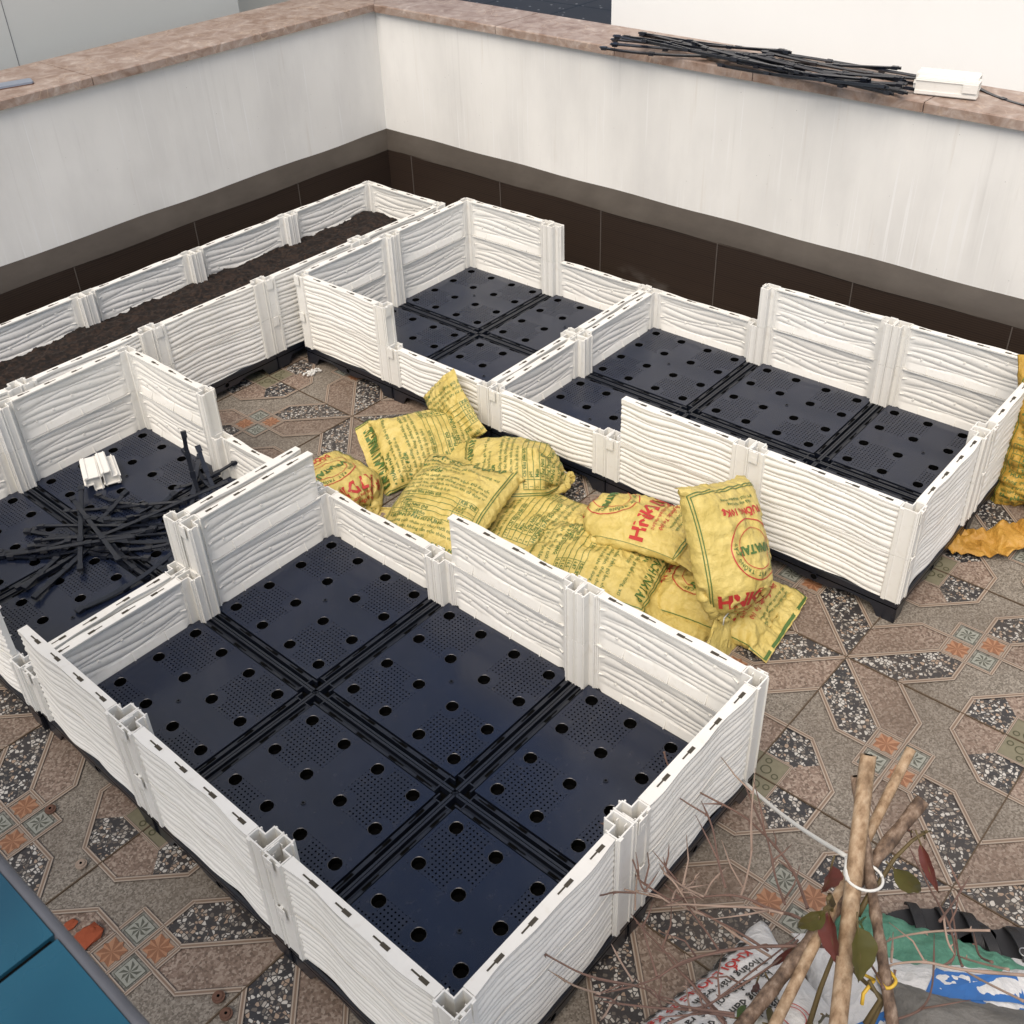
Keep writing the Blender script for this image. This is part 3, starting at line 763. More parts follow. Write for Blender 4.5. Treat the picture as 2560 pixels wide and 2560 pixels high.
# soil
def vnoise(x, y, seed=0):
    xi = np.floor(x).astype(int); yi = np.floor(y).astype(int); xf = x - xi; yf = y - yi
    def h(a, b_): 
        n = (a * 374761393 + b_ * 668265263 + seed * 974711) & 0x7fffffff
        n = ((n ^ (n >> 13)) * 1274126177) & 0x7fffffff
        return ((n ^ (n >> 16)) & 0xffff) / 65535.0
    u = xf * xf * (3 - 2 * xf); v = yf * yf * (3 - 2 * yf)
    return (h(xi, yi) * (1 - u) + h(xi + 1, yi) * u) * (1 - v) + (h(xi, yi + 1) * (1 - u) + h(xi + 1, yi + 1) * u) * v
def fbm(x, y, o=4, seed=0):
    s = 0; a = .5
    for k in range(o): s = s + a * vnoise(x * 2 ** k, y * 2 ** k, seed + k); a *= .5
    return s
def soil():
    nx, ny = 420, 74
    xs = np.linspace(.02, 5.97, nx); ys = np.linspace(.03, .97, ny); X, Y = np.meshgrid(xs, ys)
    Z = ZT + .375 + .07 * (fbm(X * 2, Y * 2, 3, 3) - .5) + .045 * (fbm(X * 16, Y * 16, 3, 9) - .5) + .02 * np.maximum(0, fbm(X * 45, Y * 45, 2, 5) - .42) * 2
    b = MB(); vs = np.stack([X, Y, Z], -1).reshape(-1, 3)
    fs = [(j * nx + i, j * nx + i + 1, (j + 1) * nx + i + 1, (j + 1) * nx + i) for j in range(ny - 1) for i in range(nx - 1)]
    b.add(vs, fs)
    o = b.build('soil', ['soil'], None, True, (cb.location.x / S, cb.location.y / S, 0), THC)
    tag(o, 'dark brown crumbly soil filling the long narrow bed', 'soil', kind='stuff')
    return o
soil()

# ------------------------------------------------------------------ sacks: inflated cloth solved here in numpy
def solve(Wd, L, seed, tie=None, fill=.16, nx=20, ny=30, steps=170):
    r = np.random.default_rng(seed)
    hx, hy = Wd / nx, L / ny
    X, Y = np.meshgrid(np.linspace(-Wd / 2, Wd / 2, nx + 1), np.linspace(-L / 2, L / 2, ny + 1))
    bump = np.cos(PI * X / Wd) * np.cos(PI * Y / L)
    lift = .08
    A = np.stack([X, Y, lift + .04 * bump + .004 * r.standard_normal(X.shape)], -1)
    B = np.stack([X, Y, lift - .04 * bump + .004 * r.standard_normal(X.shape)], -1)
    q = np.stack([A, B]); old = q.copy()
    seam = 2
    tierow = {None: None, 'bot': 4, 'top': ny - 4}[tie]
    def dist(i0, i1, rest, kc):
        a = q[(slice(None),) + i0]; b_ = q[(slice(None),) + i1]
        d = b_ - a; l = np.linalg.norm(d, axis=-1, keepdims=True) + 1e-9
        e = (l - rest) / l; e = np.where(e > 0, e * .5, e * .5 * kc)
        q[(slice(None),) + i0] += d * e; q[(slice(None),) + i1] -= d * e
    sl_ = slice
    def pairs(n): return [(0, n), (1, n)]
    for st in range(steps):
        v = (q - old) * .90; old = q.copy(); q = q + v
        q[..., 2] -= .00035
        # pressure
        for s, sg in ((0, 1), (1, -1)):
            dx = np.gradient(q[s], axis=1); dy = np.gradient(q[s], axis=0)
            n = np.cross(dx, dy) * sg
            vol = ((q[0, ..., 2] - q[1, ..., 2]) * hx * hy).sum()
            pr = np.clip((fill * Wd * L - vol) / (fill * Wd * L), -.5, 1)
            q[s] += n * pr * 2.2
        for it in range(5):
            for par in (0, 1):
                e = (nx - par) // 2 * 2
                dist((sl_(None), sl_(par, par + e, 2)), (sl_(None), sl_(par + 1, par + e + 1, 2)), hx, .12)
                e = (ny - par) // 2 * 2
                dist((sl_(par, par + e, 2),), (sl_(par + 1, par + e + 1, 2),), hy, .12)
            h = math.hypot(hx, hy)
            for par in (0, 1):
                e = (ny - par) // 2 * 2
                dist((sl_(par, par + e, 2), sl_(0, nx)), (sl_(par + 1, par + e + 1, 2), sl_(1, nx + 1)), h, .03)
                dist((sl_(par, par + e, 2), sl_(1, nx + 1)), (sl_(par + 1, par + e + 1, 2), sl_(0, nx)), h, .03)
            mS = q.mean(0)
            q[:, :, 0] = mS[:, 0]; q[:, :, nx] = mS[:, nx]; q[:, :seam] = mS[:seam]; q[:, ny + 1 - seam:] = mS[ny + 1 - seam:]
            if tierow is not None:
                row = q[:, tierow]; c = row.mean((0, 1), keepdims=True)
                k = min(1, st / 60); tgt = c + (row - c) * np.array([.16, .5, .25 + .5 * (1 - k)])
                q[:, tierow] = row * (1 - .6 * k) + tgt * (.6 * k)
            q[..., 2] = np.maximum(q[..., 2], 0)
            sw = q[0, ..., 2] < q[1, ..., 2]
            m2 = q.mean(0)[..., 2]
            q[0, ..., 2] = np.where(sw, m2, q[0, ..., 2]); q[1, ..., 2] = np.where(sw, m2, q[1, ..., 2])
    q[..., :2] -= q[..., :2].mean((0, 1, 2))
    return q
def upsample(g, f):
    """Catmull-Rom upsample along the first two axes"""
    for ax in (0, 1):
        g = np.moveaxis(g, ax, 0); n = g.shape[0]
        e = np.concatenate([2 * g[:1] - g[1:2], g, 2 * g[-1:] - g[-2:-1]])
        t = np.linspace(0, n - 1, (n - 1) * f + 1); i = np.minimum(t.astype(int), n - 2); u = (t - i)[:, None, None]
        p0, p1, p2, p3 = e[i], e[i + 1], e[i + 2], e[i + 3]
        g = .5 * ((2 * p1) + (-p0 + p2) * u + (2 * p0 - 5 * p1 + 4 * p2 - p3) * u ** 2 + (-p0 + 3 * p1 - 3 * p2 + p3) * u ** 3)
        g = np.moveaxis(g, 0, ax)
    return g
def text2d(body, size, bold=0.0, align='LEFT', sx=1.0):
    cu = bpy.data.curves.new('t', 'FONT'); cu.body = body; cu.size = size; cu.resolution_u = 1; cu.offset = bold; cu.align_x = align
    o = bpy.data.objects.new('t', cu); COL.objects.link(o)
    dg = bpy.context.evaluated_depsgraph_get(); me = bpy.data.meshes.new_from_object(o.evaluated_get(dg))
    v = np.array([x.co[:] for x in me.vertices]).reshape(-1, 3)[:, :2]; f = [tuple(p.vertices) for p in me.polygons]
    bpy.data.objects.remove(o); bpy.data.curves.remove(cu); bpy.data.meshes.remove(me)
    if len(v): v[:, 0] *= sx
    return v, f
class Print:
    def __init__(s): s.v = []; s.f = []; s.m = []
    def add(s, v, f, m_):
        o = len(s.v); s.v.extend([tuple(p) for p in v]); s.f.extend([tuple(i + o for i in t) for t in f]); s.m.extend([m_] * len(f))
    def text(s, body, x, y, size, m_, bold=0.0, width=None, rot=0, align='LEFT'):
        v, f = text2d(body, size, bold, align)
        if not len(v): return
        if width: v[:, 0] *= width / (v[:, 0].max() + 1e-6)
        c, n = math.cos(rot), math.sin(rot)
        s.add([(x + a * c - b_ * n, y + a * n + b_ * c) for a, b_ in v], f, m_)
    def line(s, x0, y0, x1, y1, w, m_):
        L = math.hypot(x1 - x0, y1 - y0); k = max(1, int(L / .02)); nx_, ny_ = -(y1 - y0) / L * w / 2, (x1 - x0) / L * w / 2
        vs = []
        for i in range(k + 1):
            t = i / k; x = x0 + (x1 - x0) * t; y = y0 + (y1 - y0) * t; vs += [(x + nx_, y + ny_), (x - nx_, y - ny_)]
        s.add(vs, [(2 * i, 2 * i + 1, 2 * i + 3, 2 * i + 2) for i in range(k)], m_)
    def ring(s, cx, cy, r, w, m_, a0=0, a1=2 * PI):
        n = 48; vs = []
        for i in range(n + 1):
            a = a0 + (a1 - a0) * i / n; vs += [(cx + (r + w / 2) * math.cos(a), cy + (r + w / 2) * math.sin(a)), (cx + (r - w / 2) * math.cos(a), cy + (r - w / 2) * math.sin(a))]
        s.add(vs, [(2 * i, 2 * i + 2, 2 * i + 3, 2 * i + 1) for i in range(n)], m_)
    def arc(s, body, cx, cy, r, size, m_, a_mid, step, bold=0, inward=False):
        n = len(body)
        for i, ch in enumerate(body):
            if ch == ' ': continue
            a = a_mid - (i - (n - 1) / 2) * step
            v, f = text2d(ch, size, bold, 'CENTER')
            if not len(v): continue
            t = a - PI / 2
            s.add([(cx + r * math.cos(a) + x * math.cos(t) - y * math.sin(t), cy + r * math.sin(a) + x * math.sin(t) + y * math.cos(t)) for x, y in v], f, m_)
SW, SL = .74, 1.03
LINES = ['Mùn vi sinh, tro trấu, giá thể vô trùng, xơ dừa, đất phù sa sạch', 'nguyên tố đa trung vi lượng cân đối cho cây trồng phát triển tốt',
         'Giàu dinh dưỡng, sạch mầm bệnh, giữ ẩm tốt, thoát nước nhanh,', 'tơi xốp, có tác dụng chống phèn, chống chua cho mọi loại cây', 'Cây mau lớn, rau sạch an toàn khi sử dụng trực tiếp để trồng',
         'rau mầm, rau ăn lá, hoa, cây cảnh, cây ăn quả trong chậu, thùng', 'Trong quá trình chăm sóc chú ý tưới nước đủ ẩm buổi sáng sớm',
         'Dùng trực tiếp, không cần trộn thêm với các sản phẩm khác nguồn gốc', 'tiến hành gieo hạt, trồng cây... Chú ý tưới nước sáng hoặc chiều tối',
         'mỗi năm bổ sung một lần để kích thích hệ vi sinh vật trong đất', 'Dùng nước sạch tưới đều, tránh ánh nắng trực tiếp, để nơi thoáng mát']
def border(p, col, W_=SW, L_=SL):
    for d in (.055, .07):
        x0, x1, y0, y1 = -W_ / 2 + d, W_ / 2 - d, -L_ / 2 + d + .02, L_ / 2 - d - .02
        p.line(x0, y0, x1, y0, .0055, col); p.line(x0, y1, x1, y1, .0055, col); p.line(x0, y0, x0, y1, .0055, col); p.line(x1, y0, x1, y1, .0055, col)
def design_back():
    p = Print(); border(p, 1)
    w = SW - .19; x = -w / 2; y = SL / 2 - .155
    p.text('ĐẤT SẠCH VINATAP', x + .01, y, .068, 1, .002, w - .02); y -= .052
    k = 0
    def para(head, n):
        nonlocal y, k
        p.text(head, x, y, .034, 1, .0009); y -= .039
        for i in range(n):
            p.text(LINES[k % len(LINES)][:44], x, y, .029, 1, .0002, w * (1 if i < n - 1 else .6)); y -= .0365; k += 1
    para('* THÀNH PHẦN:', 2); para('* ĐẶC ĐIỂM:', 4)
    y -= .002; top = y + .012
    rows = [('STT', 'Chỉ tiêu phân tích', 'Kết quả'), ('1', 'pH', '6.87'), ('2', 'Mùn', '16.5'), ('3', 'Tổng Nitơ (N)', '0.165'), ('4', 'Tổng Phospho', '0.062')]
    for i, rw in enumerate(rows):
        p.text(rw[0], x + .01, y - .010, .028, 1); p.text(rw[1], x + .075, y - .010, .031, 1, .0006); p.text(rw[2], x + w - .12, y - .010, .031, 1, .0006)
        p.line(x, y - .018, x + w, y - .018, .0034, 1); y -= .0375
    p.line(x, top, x + w, top, .0028, 1)
    for xx in (x, x + .06, x + w - .13, x + w): p.line(xx, top, xx, y + .0195, .0034, 1)
    y -= .012
    para('* HƯỚNG DẪN SỬ DỤNG:', 3)
    para('Sản phẩm của Công ty TNHH Việt Nam', 1)
    return p
def design_front():
    p = Print(); border(p, 1)
    y = SL / 2 - .16
    p.text('Nguyên liệu: mùn, than bùn, xơ dừa', -.22, y, .022, 1, .0003, .34)
    p.text('NĐ/SX: theo bao bì. Sản xuất tại Việt Nam', -.22, y - .035, .022, 1, .0003, .34)
    p.text('Sản phẩm đạt: Top 100', 0, y - .085, .034, 2, .0006, None, 0, 'CENTER')
    p.text('Do người tiêu dùng bình chọn 2015', 0, y - .125, .026, 2, .0004, None, 0, 'CENTER')
    p.text('ĐẤT DINH', 0, y - .225, .115, 2, .005, None, 0, 'CENTER')
    cy = -.085
    p.ring(0, cy, .165, .006, 2); p.ring(0, cy, .112, .004, 2)
    p.text('VINATAP', 0, cy - .02, .062, 1, .003, None, 0, 'CENTER')
    p.arc('ĐẤT TRỒNG CÂY', 0, cy, .128, .028, 1, PI / 2 - .9, .16, .0006)
    p.arc('CHUYÊN', 0, cy, .128, .028, 1, PI / 2 + .9, .16, .0006)
    p.text('★', -.145, cy - .01, .03, 2)
    p.text('DƯỠNG 10Kg', 0, -.31, .052, 2, .002, None, 0, 'CENTER')
    p.text('Nhà máy: Hải Phòng', 0, -.345, .024, 1, .0004, None, 0, 'CENTER')
    p.text('ĐT: 0225 - Website: vinatap', 0, -.375, .024, 1, .0004, None, 0, 'CENTER')
    return p
DB, DF = design_back(), design_front()
SHAPES = {}
def shape(Wd, L, seed, tie, fill):
    k = (Wd, L, seed, tie, fill)
    if k not in SHAPES: SHAPES[k] = solve(*k)
    return SHAPES[k].copy()
def sack(name, label, cat, group, c, tx, up, design, seed=1, tie=None, fill=.16, mat='ysack', W_=SW, L_=SL, bend=0.0, twist=0.0, wr=.015, sag=None, inks=('inkg', 'inkr'), flop=0.0):
    """c: base centre on the ground / pile; tx, up: world directions of printed baseline and of the print's top"""
    q = shape(W_, L_, seed, tie, fill); f = 4
    g = np.stack([upsample(q[0], f), upsample(q[1], f)])
    ny1, nx1 = g.shape[1:3]
    # fine creasing along the normals
    for s, sg in ((0, 1), (1, -1)):
        dx = np.gradient(g[s], axis=1); dy = np.gradient(g[s], axis=0); n = np.cross(dx, dy) * sg; n /= np.linalg.norm(n, axis=-1, keepdims=True) + 1e-9
        X, Y = g[s, ..., 0], g[s, ..., 1]; sd_ = seed * 13 + s * 7 + int(abs(c[0] * 100))
        wx = X + .06 * fbm(X * 5, Y * 5, 2, sd_); wy = Y + .06 * fbm(X * 5 + 9, Y * 5, 2, sd_ + 3)
        cr = (1 - np.abs(2 * fbm(wx * 9, wy * 5.5, 3, sd_ + 5) - .875) * 2.2)
        cr2 = (1 - np.abs(2 * fbm(wx * 4 + 5, wy * 8 + 2, 3, sd_ + 8) - .875) * 2.2)
        cr3 = (1 - np.abs(2 * fbm(wx * 22, wy * 19, 2, sd_ + 11) - .75) * 2)
        e = np.minimum(np.arange(nx1), np.arange(nx1)[::-1])[None, :] / 10; e = np.clip(e, 0, 1)
        g[s] += n * (wr * (cr + cr2 * .9 + cr3 * .45 - 1.2) * e)[..., None]
    g[:, :, 0] = g[:, :, 0].mean(0); g[:, :, -1] = g[:, :, -1].mean(0)
    def place(p):
        x, y, z = p[..., 0].copy(), p[..., 1].copy(), p[..., 2].copy()
        z = z - bend * y * y * 1.0 - (sag or 0) * x * x
        if flop: z = z + flop * np.clip(y - L_ * .30, 0, 9) ** 1.5 * 4
        a = twist * y
        x, z = x * np.cos(a) + (z - .06) * np.sin(a), -x * np.sin(a) + (z - .06) * np.cos(a) + .06
        return np.stack([x, y, z], -1)
    g = place(g)
    n = ny1 * nx1
    v = g.reshape(-1, 3)
    ids = np.arange(2 * n).reshape(2, ny1, nx1); ids[1, :, 0] = ids[0, :, 0]; ids[1, :, -1] = ids[0, :, -1]
    a = ids[0]; t_ = np.stack([a[:-1, :-1], a[:-1, 1:], a[1:, 1:], a[1:, :-1]], -1).reshape(-1, 4)
    a = ids[1]; u_ = np.stack([a[:-1, :-1], a[1:, :-1], a[1:, 1:], a[:-1, 1:]], -1).reshape(-1, 4)
    faces = [tuple(int(k) for k in q_) for q_ in np.concatenate([t_, u_])]; mats = [0] * len(faces)
    verts = v.tolist()
    if design:
        pv = np.array(design.v); s0 = g[0]
        dx = np.gradient(s0, axis=1); dy = np.gradient(s0, axis=0); nn = np.cross(dx, dy); nn /= np.linalg.norm(nn, axis=-1, keepdims=True) + 1e-9
        fx = np.clip((pv[:, 0] / W_ + .5) * (nx1 - 1), 0, nx1 - 1.001); fy = np.clip((pv[:, 1] / L_ + .5) * (ny1 - 1), 0, ny1 - 1.001)
        i, j = fx.astype(int), fy.astype(int); fx -= i; fy -= j; fx = fx[:, None]; fy = fy[:, None]
        def bl(A): return A[j, i] * (1 - fx) * (1 - fy) + A[j, i + 1] * fx * (1 - fy) + A[j + 1, i] * (1 - fx) * fy + A[j + 1, i + 1] * fx * fy
        w = bl(s0) + bl(nn) * .0048
        o = len(verts); verts += w.tolist(); faces += [tuple(k + o for k in t) for t in design.f]; mats += design.m
    tx = Vector(tx).normalized(); up = Vector(up); up = (up - tx * up.dot(tx)).normalized(); nz = tx.cross(up)
    Rm = np.array([tx, up, nz]).T
    verts = (np.array(verts) @ Rm.T)
    b = MB(); b.v = verts.tolist(); b.f = faces; b.m = mats; b.uv = [()] * 0; b.has = False
    me = b.mesh(name, [mat, *inks], True)
    r = empty(name, c, label, cat, group)
    put('sack_body', me, r)
    if tie:
        row = (4 if tie == 'bot' else q.shape[1] - 1 - 4) * f
        ctr = g[:, row].mean((0, 1)); ctr = Rm @ ctr
        rad = max(.03, .5 * (np.abs(g[0, row, :, 0]).max() * .8))
        b = MB(); pts = []
        axd = Rm @ np.array([0, 1, 0.]); A1 = Rm @ np.array([1., 0, 0]); A2 = Rm @ np.array([0, 0, 1.])
        for k in range(25):
            an = k / 24 * 2 * PI; pts.append(ctr + A1 * math.cos(an) * rad + A2 * math.sin(an) * rad * .7)
        b.tube(pts, .0045, 5)
        sgn = -1 if tie == 'bot' else 1
        b.tube([pts[2], pts[2] + A2 * .02 + A1 * .02, pts[2] + A1 * .05 + axd * sgn * .03, pts[2] + A1 * .04 + axd * sgn * .07 - A2 * .02], .004, 5)
        b.build('tie_string', ['cord'], r, True)
    return r
def dirv(deg, z=0.0): return (math.cos(math.radians(deg)), math.sin(math.radians(deg)), z)
GR = 'yellow soil sacks heaped between the planter beds'
def ys(*a, **k): return sack('soil_sack', a[0], 'sack', GR, *a[1:], **k)
def at(u, v, z): p = P(u, v, z); return (p[0], p[1], z - .085)
ys('yellow sack under the pile printed with a green table between the middle sacks', at(1315, 1300, .10), dirv(12), dirv(102), DB, seed=2, fill=.15)
ys('wrinkled yellow sack with upside-down green text against the inside of the front bed', at(1480, 1410, .13), dirv(196), dirv(286), DB, seed=3, fill=.19, wr=.020)
ys('yellow sack on the floor left of the pile with red letters on top', (2.33, 3.33, .0), dirv(182), dirv(272), DF, seed=1, tie='top', fill=.17)
ys('yellow sack whose broad sewn end stands up at the far end of the pile', at(1066, 1100, .17), Vector((.42, .82, .42)), Vector((-.86, .50, .05)), DB, seed=2, fill=.22, bend=.1, W_=.64, L_=.84)
ys('yellow sack propped on the bed wall with a pointed corner up behind the rest', at(1135, 1010, .33), Vector((.2, -.62, .72)), Vector((.2, .75, .60)), DB, seed=3, fill=.14, W_=.40, L_=.52)
ys('yellow sack lying against the right bed with its tied end toward the tall panels', at(1300, 1178, .22), dirv(38, .12), dirv(126, .0), DB, seed=1, tie='bot', fill=.19, bend=.12)
ys('yellow sack with a raised corner over the low panel of the front bed', at(1110, 1265, .28), dirv(-76, .06), dirv(14, .20), DB, seed=2, fill=.15, bend=.08)
ys('yellow sack lowest at the near end, printed lines running down beside the front bed', at(1620, 1500, .14), dirv(-112), dirv(158), DB, seed=2, fill=.20)
ys('yellow sack at the near end of the pile, its sewn end flat on the floor', at(1790, 1478, .10), dirv(188), dirv(282), DF, seed=3, fill=.17, wr=.020, W_=.62, L_=.86)
ys('creased yellow sack across the pile beside the leaning one, tied at the far end', at(1575, 1300, .30), dirv(195, .20), dirv(283, .05), DF, seed=1, tie='bot', fill=.15, W_=.60, bend=.12, wr=.020)
ys('yellow sack leaning upright on the near end with large red letters upside down', at(1798, 1375, .52), Vector((-1, .12, .38)), Vector((-.05, -.46, -.85)), DF, seed=1, tie='top', fill=.25, bend=.1, wr=.015, W_=.66, L_=1.08)
# right edge
sack('soil_sack', 'open yellow sack with orange lining at the right edge of the photo', 'sack', None, (5.27, -.22, .36), Vector((.3, -.95, 0)), Vector((.25, .1, .95)), DB, seed=3, fill=.22, wr=.03, tie=None, mat='bsack')
def crumpled(name, label, cx, cy, w, l, rz, seed, hgt=.10):
    nx, ny = 70, 60; X, Y = np.meshgrid(np.linspace(-w / 2, w / 2, nx), np.linspace(-l / 2, l / 2, ny))
    Z = .012 + hgt * np.abs(fbm(X * 7 + 5, Y * 5, 3, seed) - .42) * 2 + .03 * (1 - np.abs(2 * fbm(X * 12, Y * 9, 3, seed + 4) - .85))
    X2 = X + .10 * (fbm(X * 4, Y * 4, 2, seed + 1) - .4); Y2 = Y + .22 * (fbm(X * 3.3, Y * 2, 3, seed + 2) - .4)
    Z = np.maximum(Z, .012)
    b = MB(); vs = np.stack([X2, Y2, Z], -1).reshape(-1, 3)
    rag = (np.abs(X) / (w / 2)) ** 6 + (np.abs(Y) / (l / 2)) ** 6 > .75 + .5 * fbm(X * 8, Y * 8, 2, seed + 6)
    fs = [(j * nx + i, j * nx + i + 1, (j + 1) * nx + i + 1, (j + 1) * nx + i) for j in range(ny - 1) for i in range(nx - 1) if not rag[j, i]]
    b.add(vs, fs)
    o = b.build(name, ['osack'], None, True, (cx, cy, 0), rz); md = o.modifiers.new('s', 'SOLIDIFY'); md.thickness = .001
    return tag(o, label, 'sack')
ce = P(2475, 1362, 0)
crumpled('empty_sack', 'crumpled empty orange-yellow sack flat on the tiles at the right edge', ce[0], ce[1], .66, .24, -.75, 5, .16)

# ------------------------------------------------------------------ black connecting strips
def strip_mesh(L, curve, seed):
    r = random.Random(seed); b = MB(); n = 14; w, t = .0135, .0055
    def cen(s): return curve * (s * s - .25) * L, .02 * math.sin(3 * s + seed)
    prev = None; vs = []
    for i in range(n + 1):
        s = i / n - .5; cy, cz = cen(s)
        vs += [(s * L, cy - w, cz), (s * L, cy + w, cz), (s * L, cy + w, cz + t), (s * L, cy - w, cz + t)]
    fs = []
    for i in range(n):
        a = 4 * i
        fs += [(a, a + 1, a + 5, a + 4), (a + 1, a + 2, a + 6, a + 5), (a + 2, a + 3, a + 7, a + 6), (a + 3, a, a + 4, a + 7)]
    fs += [(0, 3, 2, 1), (4 * n, 4 * n + 1, 4 * n + 2, 4 * n + 3)]
    b.add(vs, fs)
    vs = []                                   # upstanding web
    for i in range(n + 1):
        s = i / n - .5; cy, cz = cen(s)
        vs += [(s * L, cy + w - .005, cz - .016), (s * L, cy + w - .001, cz - .016), (s * L, cy + w - .001, cz + .003), (s * L, cy + w - .005, cz + .003)]
    fs = []
    for i in range(n):
        a = 4 * i; fs += [(a, a + 1, a + 5, a + 4), (a + 1, a + 2, a + 6, a + 5), (a + 2, a + 3, a + 7, a + 6), (a + 3, a, a + 4, a + 7)]
    b.add(vs, fs)
    for s in (-.47, -.16, .16, .47):
        cy, cz = cen(s); b.box(s * L - .022, s * L + .022, cy - w - .004, cy + w + .004, cz - .014, cz + t + .004)
    return b.mesh('plastic_strip', ['black'])
SM = [strip_mesh(.86, c, i) for i, c in enumerate((0, .12, -.16, .05, .3))]
SML = [strip_mesh(1.35, c, i + 9) for i, c in enumerate((.05, .14, -.12, .2))]
SMS = strip_mesh(.45, .1, 30)
def strip(me, a, b_, label, group, roll=0.0):
    a, b_ = Vector(a), Vector(b_); d = (b_ - a)
    o = bpy.data.objects.new('plastic_strip', me); COL.objects.link(o)
    x = d.normalized(); y = Vector((0, 0, 1)).cross(x).normalized(); z = x.cross(y)
    R = Matrix((x, y, z)).transposed().to_4x4() @ Matrix.Rotation(roll, 4, 'X')
    sc_ = 1.0
    o.matrix_world = Matrix.Translation((a + b_) / 2 * S) @ R
    return tag(o, label, 'strip', group)
Z0 = ZT
k4 = 900 / 1932
def q4(u, v, z): return P(u, v, z, 0, 800, k4)
LBL = 'short black plastic strip heaped on the tray floor of the left bed'; GB = 'black strips heaped in the left bed'
top = [((430, 900), .10, (435, 1330), .03), ((395, 960), .11, (625, 1280), .09), ((685, 1090), .07, (1080, 940), .09), ((110, 1240), .05, (600, 1190), .07)]
special = ['black strip lying straight down across the heap with a pale blue sheen', 'black strip crossing diagonally on top of the heap in the left bed',
           'long black strip on the right of the heap running under the tall panel', 'black strip lowest left on the heap, pointing to the left frame edge']
for (a, za, b_, zb), lb in zip(top, special):
    strip(SM[0], q4(*a, Z0 + za), q4(*b_, Z0 + zb), lb, GB)
segs = [((450, 1010), (890, 995)), ((560, 945), (740, 985)), ((490, 1090), (590, 1000)), ((260, 1120), (860, 1085)), ((270, 1130), (700, 1110)), ((180, 1120), (440, 1200)), ((60, 1265), (420, 1235)),
        ((60, 1230), (300, 1195)), ((330, 1185), (790, 1140)), ((390, 1150), (900, 1060)), ((450, 1210), (780, 1130)), ((500, 1240), (740, 1270)), ((600, 1220), (860, 1205)), ((560, 1160), (900, 1100)),
        ((430, 1260), (215, 1460)), ((360, 1220), (170, 1400)), ((420, 1240), (120, 1420)), ((700, 1080), (890, 960)), ((620, 1060), (900, 1030)), ((480, 1060), (860, 1110)), ((300, 1170), (640, 1240)),
        ((640, 1230), (740, 1330)), ((600, 1170), (880, 1180)), ((220, 1200), (500, 1150)), ((740, 1040), (1000, 960))]
for i, (a, b_) in enumerate(segs):
    A = q4(*a, Z0 + .022 + .0013 * i); B = q4(*b_, Z0 + .022 + .0015 * (25 - i)); d = (B - A); L = np.linalg.norm(d); mid = (A + B) / 2; d = d / L
    me = SMS if L < .5 else SM[i % 5]; h = (.225 if L < .5 else .43)
    strip(me, mid - d * h, mid + d * h, LBL, GB, random.uniform(-.25, .25))
GB2 = 'black strips leaning in the corner of the left bed'
for i, (a, za, b_, zb) in enumerate([((1000, 660), .36, (1060, 890), .06), ((1040, 760), .12, (1130, 880), .03), ((1060, 800), .10, (1040, 940), .03), ((1120, 810), .10, (1150, 880), .03), ((1060, 850), .05, (1150, 810), .09)]):
    strip(SMS, q4(*a, Z0 + za), q4(*b_, Z0 + zb), 'black strip propped upright against the white panel in the left bed' if i == 0 else 'short black strip in the small tangle by the low post of the left bed', GB2)
strip(SM[4], q4(535, 1478, Z0 + .03), q4(935, 1185, Z0 + .10), 'bowed black strip running alone from the heap under the tall panel corner', GB, .2)
# strips on the coping
CZ = 2.055
k3 = 900 / 1932
def q3(u, v, z): return P(u, v, z, 1660, 0, k3)
LBC = 'long black plastic strip in the bundle lying on the marble coping'; GC = 'black strips bundled on the coping'
rr = random.Random(5)
cop = [((-260, 225), (560, 290)), ((-190, 210), (500, 275)), ((-240, 240), (540, 310)), ((-120, 170), (640, 280)), ((-120, 190), (560, 330)), ((-60, 235), (620, 340)), ((-80, 180), (620, 270)), ((-230, 250), (420, 300)),
       ((-150, 215), (520, 300)), ((0, 215), (600, 330)), ((20, 230), (720, 385)), ((380, 345), (1090, 460)), ((400, 335), (1000, 440)), ((450, 320), (1150, 440)), ((480, 300), (1180, 410)), ((560, 300), (1120, 400)),
       ((520, 320), (1160, 450)), ((620, 300), (1340, 400)), ((700, 300), (1350, 410)), ((560, 340), (1100, 430)), ((500, 350), (1060, 455)), ((640, 330), (1150, 425)), ((740, 310), (1330, 435)), ((430, 310), (900, 400)),
       ((300, 290), (860, 420)), ((240, 260), (760, 390)), ((600, 350), (1130, 460)), ((540, 290), (1050, 350))]
for i, (a, b_) in enumerate(cop):
    z = CZ + wz(3) + .022 + (i * 7 % 9) * .0065
    A = q3(*a, z); B = q3(*b_, z + rr.uniform(-.004, .004)); d = B - A; L = np.linalg.norm(d); d /= L; mid = (A + B) / 2; h = .675
    strip(SML[i % 4], mid - d * h, mid + d * h, LBC, GC, rr.uniform(-.3, .3))
cz = CZ + wz(1) + .02
strip(SM[4], q3(1600, 412, cz), q3(1990, 560, cz), 'single black strip on the coping at the right frame edge past the white connectors', None)

